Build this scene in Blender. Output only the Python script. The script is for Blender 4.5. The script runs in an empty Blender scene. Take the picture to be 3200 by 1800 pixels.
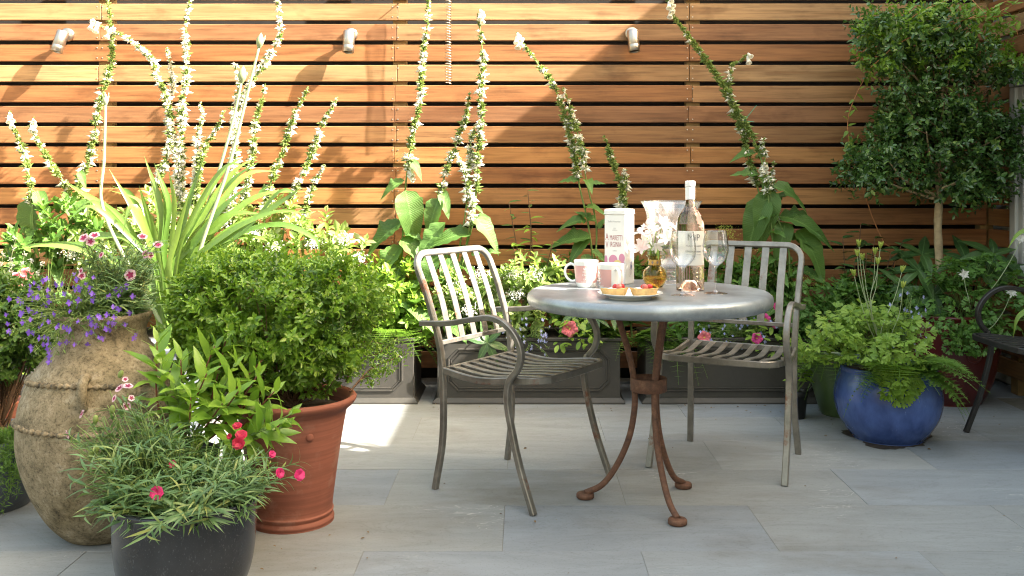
import bpy, math, random
import numpy as np
from mathutils import Vector, Matrix

sc = bpy.context.scene
COL = sc.collection
R = math.radians

# ------------------------------------------------------------------ camera, sky, sun, exposure
CAM_H = 1.06
cd = bpy.data.cameras.new('camera')
cam = bpy.data.objects.new('camera', cd)
COL.objects.link(cam)
cam.location = (0, 0, CAM_H)
cam.rotation_euler = (R(90), 0, 0)
cd.sensor_width = 36.0
cd.lens = 33.98
cd.shift_x = -35 / 3200
cd.shift_y = -325 / 3200
cd.clip_end = 600
sc.camera = cam

SUN_TO = Vector((1.0, -0.33, 0.83)).normalized()
elev = math.asin(SUN_TO.z)
world = bpy.data.worlds.new('World')
sc.world = world
world.use_nodes = True
wn = world.node_tree
for n in list(wn.nodes):
    wn.nodes.remove(n)
sky = wn.nodes.new('ShaderNodeTexSky')
sky.sky_type = 'NISHITA'
sky.sun_disc = False
sky.sun_elevation = elev
sky.sun_rotation = math.atan2(SUN_TO.x, SUN_TO.y)
sky.air_density = 2.4
sky.dust_density = 10.0
sky.ozone_density = 0.0
bg = wn.nodes.new('ShaderNodeBackground')
bg.inputs['Strength'].default_value = 0.115
wo = wn.nodes.new('ShaderNodeOutputWorld')
wn.links.new(sky.outputs[0], bg.inputs[0])
wn.links.new(bg.outputs[0], wo.inputs[0])

sd = bpy.data.lights.new('sun', 'SUN')
sd.energy = 5.0
sd.angle = R(0.53)
sd.color = (1.0, 0.95, 0.86)
sun = bpy.data.objects.new('sun', sd)
COL.objects.link(sun)
sun.rotation_euler = SUN_TO.to_track_quat('Z', 'Y').to_euler()
sun.location = (8, -4, 8)

sc.view_settings.view_transform = 'Standard'
sc.view_settings.look = 'None'
sc.view_settings.gamma = 1.0
sc.view_settings.exposure = 2.72
sc.cycles.filter_width = 1.1
sc.cycles.max_bounces = 10
sc.cycles.transparent_max_bounces = 24

# ------------------------------------------------------------------ helpers
F = 2431.0


def at(x, y, Z):
    """point of the garden at depth Z that the 2576-wide picture shows at (x, y)"""
    return Vector(((x - 1316) * Z / F, Z, CAM_H - (y - 463) * Z / F))


def floor_at(x, y):
    Z = CAM_H * F / (y - 463)
    return Vector(((x - 1316) * Z / F, Z, 0))


WM = {}


def tag(o, label=None, cat=None, group=None, kind=None):
    if label: o['label'] = label
    if cat: o['category'] = cat
    if group: o['group'] = group
    if kind: o['kind'] = kind
    return o


def thing(name, label, cat, loc=(0, 0, 0), rz=0.0, group=None):
    o = bpy.data.objects.new(name, None)
    o.empty_display_size = 0.05
    COL.objects.link(o)
    o.location = loc
    o.rotation_euler = (0, 0, rz)
    WM[o] = Matrix.Translation(Vector(loc)) @ Matrix.Rotation(rz, 4, 'Z')
    return tag(o, label, cat, group)


def mesh_np(name, V, Fc, mat=None, smooth=False):
    me = bpy.data.meshes.new(name)
    V = np.asarray(V, dtype=np.float32)
    if isinstance(Fc, np.ndarray):
        k = Fc.shape[1]
        M = len(Fc)
        me.vertices.add(len(V))
        me.vertices.foreach_set('co', V.ravel())
        me.loops.add(M * k)
        me.loops.foreach_set('vertex_index', Fc.astype(np.int32).ravel())
        me.polygons.add(M)
        me.polygons.foreach_set('loop_start', np.arange(0, M * k, k, dtype=np.int32))
        me.polygons.foreach_set('loop_total', np.full(M, k, dtype=np.int32))
        me.update(calc_edges=True)
    else:
        me.from_pydata([tuple(map(float, v)) for v in V], [], [tuple(f) for f in Fc])
    if smooth:
        me.polygons.foreach_set('use_smooth', np.ones(len(me.polygons), dtype=bool))
    if mat is not None:
        me.materials.append(mat)
    return me


def link(name, me, parent=None, local=False, matrix=None):
    """local: the mesh is written in its parent's frame; otherwise in world coordinates"""
    o = bpy.data.objects.new(name, me)
    COL.objects.link(o)
    w = Matrix.Identity(4) if matrix is None else matrix
    if parent is not None:
        o.parent = parent
        if not local:
            o.matrix_parent_inverse = WM.get(parent, Matrix.Identity(4)).inverted()
        else:
            w = WM.get(parent, Matrix.Identity(4)) @ w
    if matrix is not None:
        o.matrix_basis = matrix
    WM[o] = w
    return o


def add(name, V, Fc, mat, parent=None, smooth=False, local=False, base=None):
    V = np.asarray(V, dtype=np.float64)
    if base is not None and parent is None:
        me = mesh_np(name, V - np.array(base), Fc, mat, smooth)
        return link(name, me, None, False, Matrix.Translation(Vector(base)))
    return link(name, mesh_np(name, V, Fc, mat, smooth), parent, local)


def join(parts):
    Vs, Fs, n = [], [], 0
    for V, Fc in parts:
        V = np.asarray(V, dtype=np.float64).reshape(-1, 3)
        Vs.append(V)
        if isinstance(Fc, np.ndarray):
            Fs.extend((Fc + n).tolist())
        else:
            Fs.extend([[i + n for i in f] for f in Fc])
        n += len(V)
    return np.vstack(Vs), Fs


def box(x0, x1, y0, y1, z0, z1, b=0.0):
    """box with chamfered edges"""
    if b <= 0:
        V = [(x, y, z) for z in (z0, z1) for y in (y0, y1) for x in (x0, x1)]
        return np.array(V), [[0, 2, 3, 1], [4, 5, 7, 6], [0, 1, 5, 4], [1, 3, 7, 5], [3, 2, 6, 7], [2, 0, 4, 6]]
    def ring(z, i):
        return [(x0 + i, y0 + b if False else y0 + i + (b - i), z)] 
    # eight-corner sections, four levels
    def sect(z, ins):
        xa, xb, ya, yb = x0 + ins, x1 - ins, y0 + ins, y1 - ins
        c = b * 0.6
        return [(xa + c, ya, z), (xb - c, ya, z), (xb, ya + c, z), (xb, yb - c, z), (xb - c, yb, z), (xa + c, yb, z), (xa, yb - c, z), (xa, ya + c, z)]
    V = sect(z0, b) + sect(z0 + b, 0) + sect(z1 - b, 0) + sect(z1, b)
    Fc = []
    for l in range(3):
        for i in range(8):
            j = (i + 1) % 8
            Fc.append([l * 8 + i, l * 8 + j, l * 8 + 8 + j, l * 8 + 8 + i])
    Fc.append(list(range(7, -1, -1)))
    Fc.append(list(range(24, 32)))
    return np.array(V), Fc


def xf(geo, M):
    V, Fc = geo
    V = np.asarray(V, dtype=np.float64)
    A = np.array(M)
    return V @ A[:3, :3].T + A[:3, 3], Fc


def smooth_path(P, n=6):
    """Catmull-Rom through the points"""
    P = np.asarray(P, dtype=np.float64)
    if len(P) < 3:
        return P
    Q = np.vstack([2 * P[0] - P[1], P, 2 * P[-1] - P[-2]])
    out = []
    for i in range(1, len(Q) - 2):
        p0, p1, p2, p3 = Q[i - 1], Q[i], Q[i + 1], Q[i + 2]
        for k in range(n):
            t = k / n
            out.append(0.5 * (2 * p1 + (p2 - p0) * t + (2 * p0 - 5 * p1 + 4 * p2 - p3) * t * t + (3 * p1 - p0 - 3 * p2 + p3) * t ** 3))
    out.append(P[-1])
    return np.array(out)


def path_frames(P):
    P = np.asarray(P, dtype=np.float64)
    T = np.gradient(P, axis=0)
    T /= np.linalg.norm(T, axis=1)[:, None] + 1e-12
    a = np.array([0, 0, 1.0]) if abs(T[0][2]) < 0.9 else np.array([1.0, 0, 0])
    U = np.zeros_like(T)
    u = a - T[0] * a.dot(T[0])
    u /= np.linalg.norm(u)
    for i in range(len(P)):
        u = u - T[i] * u.dot(T[i])
        u /= np.linalg.norm(u) + 1e-12
        U[i] = u
    W = np.cross(T, U)
    return T, U, W


def tube(P, r, n=8, caps=True):
    P = np.asarray(P, dtype=np.float64)
    m = len(P)
    T, U, W = path_frames(P)
    r = np.broadcast_to(np.asarray(r, dtype=np.float64), (m,)) if np.ndim(r) else np.full(m, r)
    a = np.arange(n) * 2 * np.pi / n
    V = (P[:, None, :] + r[:, None, None] * (np.cos(a)[None, :, None] * U[:, None, :] + np.sin(a)[None, :, None] * W[:, None, :])).reshape(-1, 3)
    Fc = []
    for i in range(m - 1):
        for j in range(n):
            k = (j + 1) % n
            Fc.append([i * n + j, i * n + k, i * n + n + k, i * n + n + j])
    if caps:
        Fc.append(list(range(n - 1, -1, -1)))
        Fc.append(list(range((m - 1) * n, m * n)))
    return V, Fc


def bar(P, side, w, t, c=0.003):
    """rectangular bar along P; `side` is the fixed direction of its width"""
    P = np.asarray(P, dtype=np.float64)
    m = len(P)
    T = np.gradient(P, axis=0)
    T /= np.linalg.norm(T, axis=1)[:, None] + 1e-12
    S = np.broadcast_to(np.asarray(side, dtype=np.float64), P.shape).copy()
    S = S - T * (S * T).sum(1)[:, None]
    S /= np.linalg.norm(S, axis=1)[:, None] + 1e-12
    N = np.cross(T, S)
    a, b = w / 2, t / 2
    c = min(c, a * .8, b * .8)
    sec = [(-a + c, -b), (a - c, -b), (a, -b + c), (a, b - c), (a - c, b), (-a + c, b), (-a, b - c), (-a, -b + c)]
    V = np.concatenate([(P + S * s + N * n_)[:, None, :] for s, n_ in sec], axis=1).reshape(-1, 3)
    Fc = []
    for i in range(m - 1):
        for j in range(8):
            k = (j + 1) % 8
            Fc.append([i * 8 + j, i * 8 + k, i * 8 + 8 + k, i * 8 + 8 + j])
    Fc.append(list(range(7, -1, -1)))
    Fc.append(list(range((m - 1) * 8, m * 8)))
    return V, Fc


def lathe(prof, n=48, c=(0, 0, 0), cap0=False, cap1=False, wob=0.0, seed=1):
    prof = np.asarray(prof, dtype=np.float64)
    m = len(prof)
    a = np.arange(n) * 2 * np.pi / n
    rs = np.random.default_rng(seed)
    ph = rs.uniform(0, 6.28, 4)
    w = 1 + wob * (np.sin(2 * a[None, :] + ph[0] + prof[:, 1:2] * 9) + .6 * np.sin(3 * a[None, :] + ph[1] - prof[:, 1:2] * 14))
    V = np.stack([prof[:, 0:1] * np.cos(a)[None] * w, prof[:, 0:1] * np.sin(a)[None] * w, np.repeat(prof[:, 1:2], n, 1)], -1).reshape(-1, 3) + np.array(c)
    Fc = []
    for i in range(m - 1):
        for j in range(n):
            k = (j + 1) % n
            Fc.append([i * n + j, i * n + k, i * n + n + k, i * n + n + j])
    if cap0: Fc.append(list(range(n - 1, -1, -1)))
    if cap1: Fc.append(list(range((m - 1) * n, m * n)))
    return V, Fc


def prof_smooth(P, n=5):
    return smooth_path(np.array(P), n)


def nrm(a):
    a = np.asarray(a, dtype=np.float64)
    return a / (np.linalg.norm(a, axis=-1, keepdims=True) + 1e-12)


def frames(d, up):
    y = nrm(d)
    up = np.broadcast_to(np.asarray(up, dtype=np.float64), y.shape)
    x = np.cross(y, up)
    bad = np.linalg.norm(x, axis=-1) < 1e-4
    if bad.any():
        x[bad] = np.cross(y[bad], np.array([0.3, 0.9, 0.1]))
    x = nrm(x)
    z = np.cross(x, y)
    return x, y, z


def scatter(geo, pos, d, up, s):
    """copies of one leaf shape joined into a single mesh"""
    V, Fc = geo
    V = np.asarray(V)
    pos = np.asarray(pos, dtype=np.float64)
    N = len(pos)
    x, y, z = frames(d, up)
    s = np.broadcast_to(np.asarray(s, dtype=np.float64), (N,)) if np.ndim(s) < 2 else s
    if s.ndim == 1:
        s3 = np.repeat(s[:, None], 3, 1)
    else:
        s3 = s
    W = pos[:, None, :] + (V[None, :, 0:1] * s3[:, None, 0:1]) * x[:, None, :] + (V[None, :, 1:2] * s3[:, None, 1:2]) * y[:, None, :] + (V[None, :, 2:3] * s3[:, None, 2:3]) * z[:, None, :]
    Fa = np.asarray(Fc)
    FF = (Fa[None] + (np.arange(N) * len(V))[:, None, None]).reshape(-1, Fa.shape[1])
    return W.reshape(-1, 3), FF


def place(name, me, parent, pos, d, up=(0, 0, 1), s=1.0, sx=None):
    x, y, z = frames(np.array([d], dtype=float), np.array(up, dtype=float))
    M = Matrix.Identity(4)
    sx = s if sx is None else sx
    for i in range(3):
        M[i][0] = x[0][i] * sx
        M[i][1] = y[0][i] * s
        M[i][2] = z[0][i] * s
        M[i][3] = float(pos[i])
    o = bpy.data.objects.new(name, me)
    COL.objects.link(o)
    if parent is not None:
        o.parent = parent
        o.matrix_parent_inverse = WM.get(parent, Matrix.Identity(4)).inverted()
    o.matrix_basis = M
    WM[o] = M
    return o


PROFS = {
    'lance': lambda t: np.sin(np.pi * np.clip(t, 0, 1) ** 0.75) ** 0.9,
    'ovate': lambda t: np.sin(np.pi * np.clip(t, 0, 1) ** 0.6) ** 0.85,
    'oval': lambda t: np.sqrt(np.clip(1 - (2 * t - 1) ** 2, 0, 1)),
    'strap': lambda t: np.clip(np.minimum(0.75 + 0.6 * t, (1.0 - t) * 3.2 + .0), 0.0, 1.0),
    'petal': lambda t: np.clip(t * 1.6, 0, 1) ** .8 * np.sqrt(np.clip(1 - (np.clip(t - .55, 0, 1) / .45) ** 2, 0.0, 1)),
}


def leaf_geo(L=1.0, W=0.3, prof='lance', seg=5, droop=0.2, fold=0.15, wave=0.0, rs=None, power=2.0):
    """a bent, folded leaf along +Y, its upper face towards +Z"""
    t = np.linspace(0, 1, seg + 1)
    w = W * 0.5 * PROFS[prof](t)
    w[0] = max(w[0], W * .04)
    w[-1] = W * .01
    y = L * t
    z = -droop * L * t ** power
    wv = wave * L * (rs.normal(0, 1, (seg + 1, 2)) if rs is not None else np.zeros((seg + 1, 2)))
    V = []
    for i in range(seg + 1):
        V += [(-w[i], y[i], z[i] + fold * w[i] + wv[i, 0] * (w[i] / (W * .5))), (0, y[i], z[i]), (w[i], y[i], z[i] + fold * w[i] + wv[i, 1] * (w[i] / (W * .5)))]
    Fc = []
    for i in range(seg):
        a = 3 * i
        Fc += [[a, a + 1, a + 4, a + 3], [a + 1, a + 2, a + 5, a + 4]]
    return np.array(V), np.array(Fc)


def small_leaf(w=0.42, fold=0.10, bend=0.12):
    """light six-point oval leaf, unit length along +Y"""
    V = np.array([(0, 0, 0), (w * .42, .28, fold), (w * .46, .68, fold - bend * .5), (0, 1, -bend), (-w * .46, .68, fold - bend * .5), (-w * .42, .28, fold)])
    return V, np.array([[0, 1, 2, 3], [0, 3, 4, 5]])


# ------------------------------------------------------------------ materials
def new_mat(name):
    m = bpy.data.materials.new(name)
    m.use_nodes = True
    nt = m.node_tree
    b = nt.nodes['Principled BSDF']
    return m, nt, b, nt.nodes['Material Output']


def N(nt, t, **kw):
    n = nt.nodes.new(t)
    for k, v in kw.items():
        setattr(n, k, v)
    return n


def ramp(nt, stops):
    n = nt.nodes.new('ShaderNodeValToRGB')
    e = n.color_ramp.elements
    while len(e) < len(stops):
        e.new(0.5)
    for i, (p, c) in enumerate(stops):
        e[i].position = p
        e[i].color = (*c, 1) if len(c) == 3 else c
    return n


def noise_tex(nt, scale, detail=4, rough=0.55, mapping=None, coord='Object'):
    tc = nt.nodes.new('ShaderNodeTexCoord')
    t = nt.nodes.new('ShaderNodeTexNoise')
    t.inputs['Scale'].default_value = scale
    t.inputs['Detail'].default_value = detail
    t.inputs['Roughness'].default_value = rough
    if mapping is not None:
        mp = nt.nodes.new('ShaderNodeMapping')
        mp.inputs['Scale'].default_value = mapping
        nt.links.new(tc.outputs[coord], mp.inputs[0])
        nt.links.new(mp.outputs[0], t.inputs['Vector'])
    else:
        nt.links.new(tc.outputs[coord], t.inputs['Vector'])
    return t


def bump(nt, b, src, strength=0.2, dist=0.002):
    n = nt.nodes.new('ShaderNodeBump')
    n.inputs['Strength'].default_value = strength
    n.inputs['Distance'].default_value = dist
    nt.links.new(src, n.inputs['Height'])
    nt.links.new(n.outputs[0], b.inputs['Normal'])
    return n


def mixc(nt, fac, a, b, mode='MIX'):
    n = nt.nodes.new('ShaderNodeMix')
    n.data_type = 'RGBA'
    n.blend_type = mode
    for s, v in ((0, fac), (6, a), (7, b)):
        if hasattr(v, 'is_linked') or isinstance(v, bpy.types.NodeSocket):
            nt.links.new(v, n.inputs[s])
        elif s == 0:
            n.inputs[0].default_value = v
        else:
            n.inputs[s].default_value = (*v, 1)
    return n.outputs[2]


def leaf_mat(name, c1, c2, trans=0.35, rough=0.42, tcol=None, c3=None, spec=0.45, vein=False):
    """leaf blade: colour differs from leaf to leaf, light passes through"""
    m, nt, b, out = new_mat(name)
    g = N(nt, 'ShaderNodeNewGeometry')
    oi = N(nt, 'ShaderNodeObjectInfo')
    ad = N(nt, 'ShaderNodeMath', operation='ADD')
    fr = N(nt, 'ShaderNodeMath', operation='FRACT')
    nt.links.new(g.outputs['Random Per Island'], ad.inputs[0])
    nt.links.new(oi.outputs['Random'], ad.inputs[1])
    nt.links.new(ad.outputs[0], fr.inputs[0])
    stops = [(0.0, c1), (1.0, c2)] if c3 is None else [(0.0, c1), (0.82, c2), (1.0, c3)]
    rp = ramp(nt, stops)
    nt.links.new(fr.outputs[0], rp.inputs[0])
    t = noise_tex(nt, 60, 3)
    mr = N(nt, 'ShaderNodeMapRange')
    mr.inputs['To Min'].default_value = 0.72
    mr.inputs['To Max'].default_value = 1.25
    nt.links.new(t.outputs['Fac'], mr.inputs[0])
    hs = N(nt, 'ShaderNodeHueSaturation')
    nt.links.new(mr.outputs[0], hs.inputs['Value'])
    nt.links.new(rp.outputs[0], hs.inputs['Color'])
    nt.links.new(hs.outputs[0], b.inputs['Base Color'])
    b.inputs['Roughness'].default_value = rough
    b.inputs['Specular IOR Level'].default_value = spec
    tr = N(nt, 'ShaderNodeBsdfTranslucent')
    if tcol is None:
        tcol = tuple(min(1, v * k) for v, k in zip(c2, (1.7, 1.7, 0.8)))
    tm = mixc(nt, 0.55, hs.outputs[0], tcol)
    nt.links.new(tm, tr.inputs[0])
    mx = N(nt, 'ShaderNodeMixShader')
    mx.inputs[0].default_value = trans
    nt.links.new(b.outputs[0], mx.inputs[1])
    nt.links.new(tr.outputs[0], mx.inputs[2])
    nt.links.new(mx.outputs[0], out.inputs[0])
    if vein:
        # side veins branching off the midrib, in the leaf's own frame
        tc = N(nt, 'ShaderNodeTexCoord')
        sp = N(nt, 'ShaderNodeSeparateXYZ')
        nt.links.new(tc.outputs['Object'], sp.inputs[0])
        ab = N(nt, 'ShaderNodeMath', operation='ABSOLUTE')
        nt.links.new(sp.outputs[0], ab.inputs[0])
        m1 = N(nt, 'ShaderNodeMath', operation='MULTIPLY')
        m1.inputs[1].default_value = 70.0
        nt.links.new(ab.outputs[0], m1.inputs[0])
        m2 = N(nt, 'ShaderNodeMath', operation='MULTIPLY_ADD')
        m2.inputs[1].default_value = 75.0
        nt.links.new(sp.outputs[1], m2.inputs[0])
        ng = N(nt, 'ShaderNodeMath', operation='MULTIPLY')
        ng.inputs[1].default_value = -1.0
        nt.links.new(m1.outputs[0], ng.inputs[0])
        nt.links.new(ng.outputs[0], m2.inputs[2])
        si = N(nt, 'ShaderNodeMath', operation='SINE')
        nt.links.new(m2.outputs[0], si.inputs[0])
        pw = N(nt, 'ShaderNodeMath', operation='POWER')
        pw.inputs[1].default_value = 6.0
        a2 = N(nt, 'ShaderNodeMath', operation='ABSOLUTE')
        nt.links.new(si.outputs[0], a2.inputs[0])
        nt.links.new(a2.outputs[0], pw.inputs[0])
        w = noise_tex(nt, 14, 3)
        sm = N(nt, 'ShaderNodeMath', operation='MULTIPLY_ADD')
        sm.inputs[1].default_value = -.45
        nt.links.new(pw.outputs[0], sm.inputs[0])
        nt.links.new(w.outputs['Fac'], sm.inputs[2])
        bump(nt, b, sm.outputs[0], 0.3, 0.010)
        mid = ramp(nt, [(0.0, (1, 1, 1)), (0.022, (0, 0, 0))])
        nt.links.new(ab.outputs[0], mid.inputs[0])
        f_ = N(nt, 'ShaderNodeMath', operation='MULTIPLY_ADD')
        f_.inputs[1].default_value = .035
        nt.links.new(pw.outputs[0], f_.inputs[0])
        m5 = N(nt, 'ShaderNodeMath', operation='MULTIPLY')
        m5.inputs[1].default_value = .6
        nt.links.new(mid.outputs[0], m5.inputs[0])
        nt.links.new(m5.outputs[0], f_.inputs[2])
        cc = mixc(nt, f_.outputs[0], hs.outputs[0], tuple(min(1, v * 1.9 + .02) for v in c2))
        nt.links.new(cc, b.inputs['Base Color'])
    return m


def plain(name, col, rough=0.5, metal=0.0, spec=0.5, nscale=None, namp=0.15, bmp=0.0, coat=0.0):
    m, nt, b, out = new_mat(name)
    b.inputs['Roughness'].default_value = rough
    b.inputs['Metallic'].default_value = metal
    b.inputs['Specular IOR Level'].default_value = spec
    b.inputs['Coat Weight'].default_value = coat
    if nscale:
        t = noise_tex(nt, nscale, 5)
        rp = ramp(nt, [(0.25, tuple(v * (1 - namp) for v in col)), (0.75, tuple(min(1, v * (1 + namp)) for v in col))])
        nt.links.new(t.outputs['Fac'], rp.inputs[0])
        nt.links.new(rp.outputs[0], b.inputs['Base Color'])
        if bmp:
            bump(nt, b, t.outputs['Fac'], bmp, 0.003)
    else:
        b.inputs['Base Color'].default_value = (*col, 1)
    return m


def mat_wood():
    m, nt, b, out = new_mat('oiled_hardwood')
    oi = N(nt, 'ShaderNodeObjectInfo')
    tc = N(nt, 'ShaderNodeTexCoord')
    # every board carries its own stretch of grain
    sh = N(nt, 'ShaderNodeVectorMath', operation='SCALE')
    sh.inputs[0].default_value = (17.0, 9.0, 5.0)
    nt.links.new(oi.outputs['Random'], sh.inputs['Scale'])
    av = N(nt, 'ShaderNodeVectorMath', operation='ADD')
    nt.links.new(tc.outputs['Object'], av.inputs[0])
    nt.links.new(sh.outputs[0], av.inputs[1])

    def nz(scale, mp, detail=5, rough=.6, dist=0.0):
        mpn = N(nt, 'ShaderNodeMapping')
        mpn.inputs['Scale'].default_value = mp
        nt.links.new(av.outputs[0], mpn.inputs[0])
        t = N(nt, 'ShaderNodeTexNoise')
        t.inputs['Scale'].default_value = scale
        t.inputs['Detail'].default_value = detail
        t.inputs['Roughness'].default_value = rough
        t.inputs['Distortion'].default_value = dist
        nt.links.new(mpn.outputs[0], t.inputs['Vector'])
        return t
    fine = nz(60, (0.06, 1, 1.4), 6, .65)
    broad = nz(7, (0.16, 1, 1.6), 3, .5, 1.2)
    r1 = ramp(nt, [(0.30, (0.60, 0.57, 0.54)), (0.52, (1, 1, 1)), (0.74, (1.22, 1.20, 1.16))])
    nt.links.new(fine.outputs['Fac'], r1.inputs[0])
    r2 = ramp(nt, [(0.28, (0.68, 0.58, 0.50)), (0.5, (1, 1, 1)), (0.78, (1.22, 1.24, 1.22))])
    nt.links.new(broad.outputs['Fac'], r2.inputs[0])
    c = mixc(nt, 1.0, oi.outputs['Color'], r1.outputs[0], 'MULTIPLY')
    c = mixc(nt, 0.9, c, r2.outputs[0], 'MULTIPLY')
    # weather marks
    st = nz(9, (0.5, 1, 1), 4, .6)
    r3 = ramp(nt, [(0.56, (1, 1, 1)), (0.72, (0.58, 0.52, 0.48))])
    nt.links.new(st.outputs['Fac'], r3.inputs[0])
    c = mixc(nt, 0.7, c, r3.outputs[0], 'MULTIPLY')
    nt.links.new(c, b.inputs['Base Color'])
    rr = N(nt, 'ShaderNodeMapRange')
    rr.inputs['To Min'].default_value = .40
    rr.inputs['To Max'].default_value = .62
    nt.links.new(fine.outputs['Fac'], rr.inputs[0])
    nt.links.new(rr.outputs[0], b.inputs['Roughness'])
    b.inputs['Specular IOR Level'].default_value = 0.35
    bump(nt, b, fine.outputs['Fac'], 0.18, 0.0015)
    return m


def mat_tile():
    m, nt, b, out = new_mat('grey_stone_tile')
    oi = N(nt, 'ShaderNodeObjectInfo')
    tc = N(nt, 'ShaderNodeTexCoord')
    geo = N(nt, 'ShaderNodeNewGeometry')
    sh = N(nt, 'ShaderNodeVectorMath', operation='SCALE')
    sh.inputs[0].default_value = (13.0, 7.0, 3.0)
    nt.links.new(oi.outputs['Random'], sh.inputs['Scale'])
    av = N(nt, 'ShaderNodeVectorMath', operation='ADD')
    nt.links.new(tc.outputs['Object'], av.inputs[0])
    nt.links.new(sh.outputs[0], av.inputs[1])

    def nz(scale, mp, detail=5, rough=.6, dist=0.0, src=av.outputs[0]):
        mpn = N(nt, 'ShaderNodeMapping')
        mpn.inputs['Scale'].default_value = mp
        mpn.inputs['Rotation'].default_value = (0, 0, 0.06)
        nt.links.new(src, mpn.inputs[0])
        t = N(nt, 'ShaderNodeTexNoise')
        t.inputs['Scale'].default_value = scale
        t.inputs['Detail'].default_value = detail
        t.inputs['Roughness'].default_value = rough
        t.inputs['Distortion'].default_value = dist
        nt.links.new(mpn.outputs[0], t.inputs['Vector'])
        return t
    streak = nz(7, (0.20, 1, 1), 9, .68, 1.1)
    rp = ramp(nt, [(0.26, (0.205, 0.212, 0.214)), (0.5, (0.248, 0.256, 0.259)), (0.74, (0.290, 0.299, 0.303))])
    nt.links.new(streak.outputs['Fac'], rp.inputs[0])
    tint = ramp(nt, [(0.0, (0.86, 0.90, 0.97)), (0.35, (0.99, 1.0, 1.0)), (0.7, (0.95, 0.94, 0.91)), (1.0, (1.07, 1.06, 1.03))])
    nt.links.new(oi.outputs['Random'], tint.inputs[0])
    c = mixc(nt, 1.0, rp.outputs[0], tint.outputs[0], 'MULTIPLY')
    # brown soil stains, in patches over the whole terrace
    st = nz(1.3, (1, 1.6, 1), 5, .62, .4, geo.outputs['Position'])
    sr = ramp(nt, [(0.50, (0, 0, 0)), (0.72, (1, 1, 1))])
    nt.links.new(st.outputs['Fac'], sr.inputs[0])
    fm = N(nt, 'ShaderNodeMath', operation='MULTIPLY')
    fm.inputs[1].default_value = 0.6
    nt.links.new(sr.outputs[0], fm.inputs[0])
    c = mixc(nt, fm.outputs[0], c, (0.135, 0.112, 0.082))
    # thin pale scuffs
    sc_ = nz(16, (0.25, 1, 1), 2, .4, 2.5)
    s2 = ramp(nt, [(0.490, (0, 0, 0)), (0.5, (1, 1, 1)), (0.51, (0, 0, 0))])
    nt.links.new(sc_.outputs['Fac'], s2.inputs[0])
    msk = nz(2.2, (1, 1, 1), 2, .5)
    mr = ramp(nt, [(0.56, (0, 0, 0)), (0.68, (1, 1, 1))])
    nt.links.new(msk.outputs['Fac'], mr.inputs[0])
    f2 = N(nt, 'ShaderNodeMath', operation='MULTIPLY')
    nt.links.new(s2.outputs[0], f2.inputs[0])
    nt.links.new(mr.outputs[0], f2.inputs[1])
    f3 = N(nt, 'ShaderNodeMath', operation='MULTIPLY')
    f3.inputs[1].default_value = .85
    nt.links.new(f2.outputs[0], f3.inputs[0])
    c = mixc(nt, f3.outputs[0], c, (0.44, 0.43, 0.40))
    gr = nz(150, (1, 1, 1), 3, .6)
    g2 = ramp(nt, [(0.30, (0.72, 0.71, 0.69)), (0.42, (1, 1, 1)), (0.62, (1, 1, 1)), (0.76, (1.12, 1.12, 1.11))])
    nt.links.new(gr.outputs['Fac'], g2.inputs[0])
    c = mixc(nt, .8, c, g2.outputs[0], 'MULTIPLY')
    vn = nz(5, (.35, 1, 1), 6, .55, 3.0)
    v2 = ramp(nt, [(0.478, (1, 1, 1)), (0.5, (0.74, 0.73, 0.70)), (0.522, (1, 1, 1))])
    nt.links.new(vn.outputs['Fac'], v2.inputs[0])
    c = mixc(nt, .4, c, v2.outputs[0], 'MULTIPLY')
    nt.links.new(c, b.inputs['Base Color'])
    b.inputs['Roughness'].default_value = .62
    b.inputs['Specular IOR Level'].default_value = .35
    bump(nt, b, streak.outputs['Fac'], .25, .002)
    return m


def mat_jar():
    m, nt, b, out = new_mat('weathered_clay')
    t = noise_tex(nt, 17, 12, .78)
    rp = ramp(nt, [(0.33, (0.070, 0.060, 0.042)), (0.44, (0.195, 0.160, 0.102)), (0.55, (0.285, 0.236, 0.158)), (0.68, (0.40, 0.36, 0.28))])
    nt.links.new(t.outputs['Fac'], rp.inputs[0])
    s = noise_tex(nt, 120, 6, .75)
    r2 = ramp(nt, [(0.36, (0.28, 0.27, 0.26)), (0.50, (1, 1, 1))])
    nt.links.new(s.outputs['Fac'], r2.inputs[0])
    c = mixc(nt, 0.75, rp.outputs[0], r2.outputs[0], 'MULTIPLY')
    g = noise_tex(nt, 3.2, 5, .6)
    r3 = ramp(nt, [(0.52, (1, 1, 1)), (0.66, (0.62, 0.58, 0.44))])
    nt.links.new(g.outputs['Fac'], r3.inputs[0])
    c = mixc(nt, 0.8, c, r3.outputs[0], 'MULTIPLY')
    nt.links.new(c, b.inputs['Base Color'])
    b.inputs['Roughness'].default_value = .88
    b.inputs['Specular IOR Level'].default_value = .2
    bump(nt, b, s.outputs['Fac'], .9, .006)
    return m


def mat_rope():
    m, nt, b, out = new_mat('lichened_clay_rope')
    t = noise_tex(nt, 38, 6, .7)
    rp = ramp(nt, [(0.36, (0.045, 0.038, 0.027)), (0.47, (0.14, 0.11, 0.066)), (0.62, (0.27, 0.215, 0.135))])
    nt.links.new(t.outputs['Fac'], rp.inputs[0])
    nt.links.new(rp.outputs[0], b.inputs['Base Color'])
    b.inputs['Roughness'].default_value = .92
    bump(nt, b, t.outputs['Fac'], .6, .004)
    return m


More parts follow.
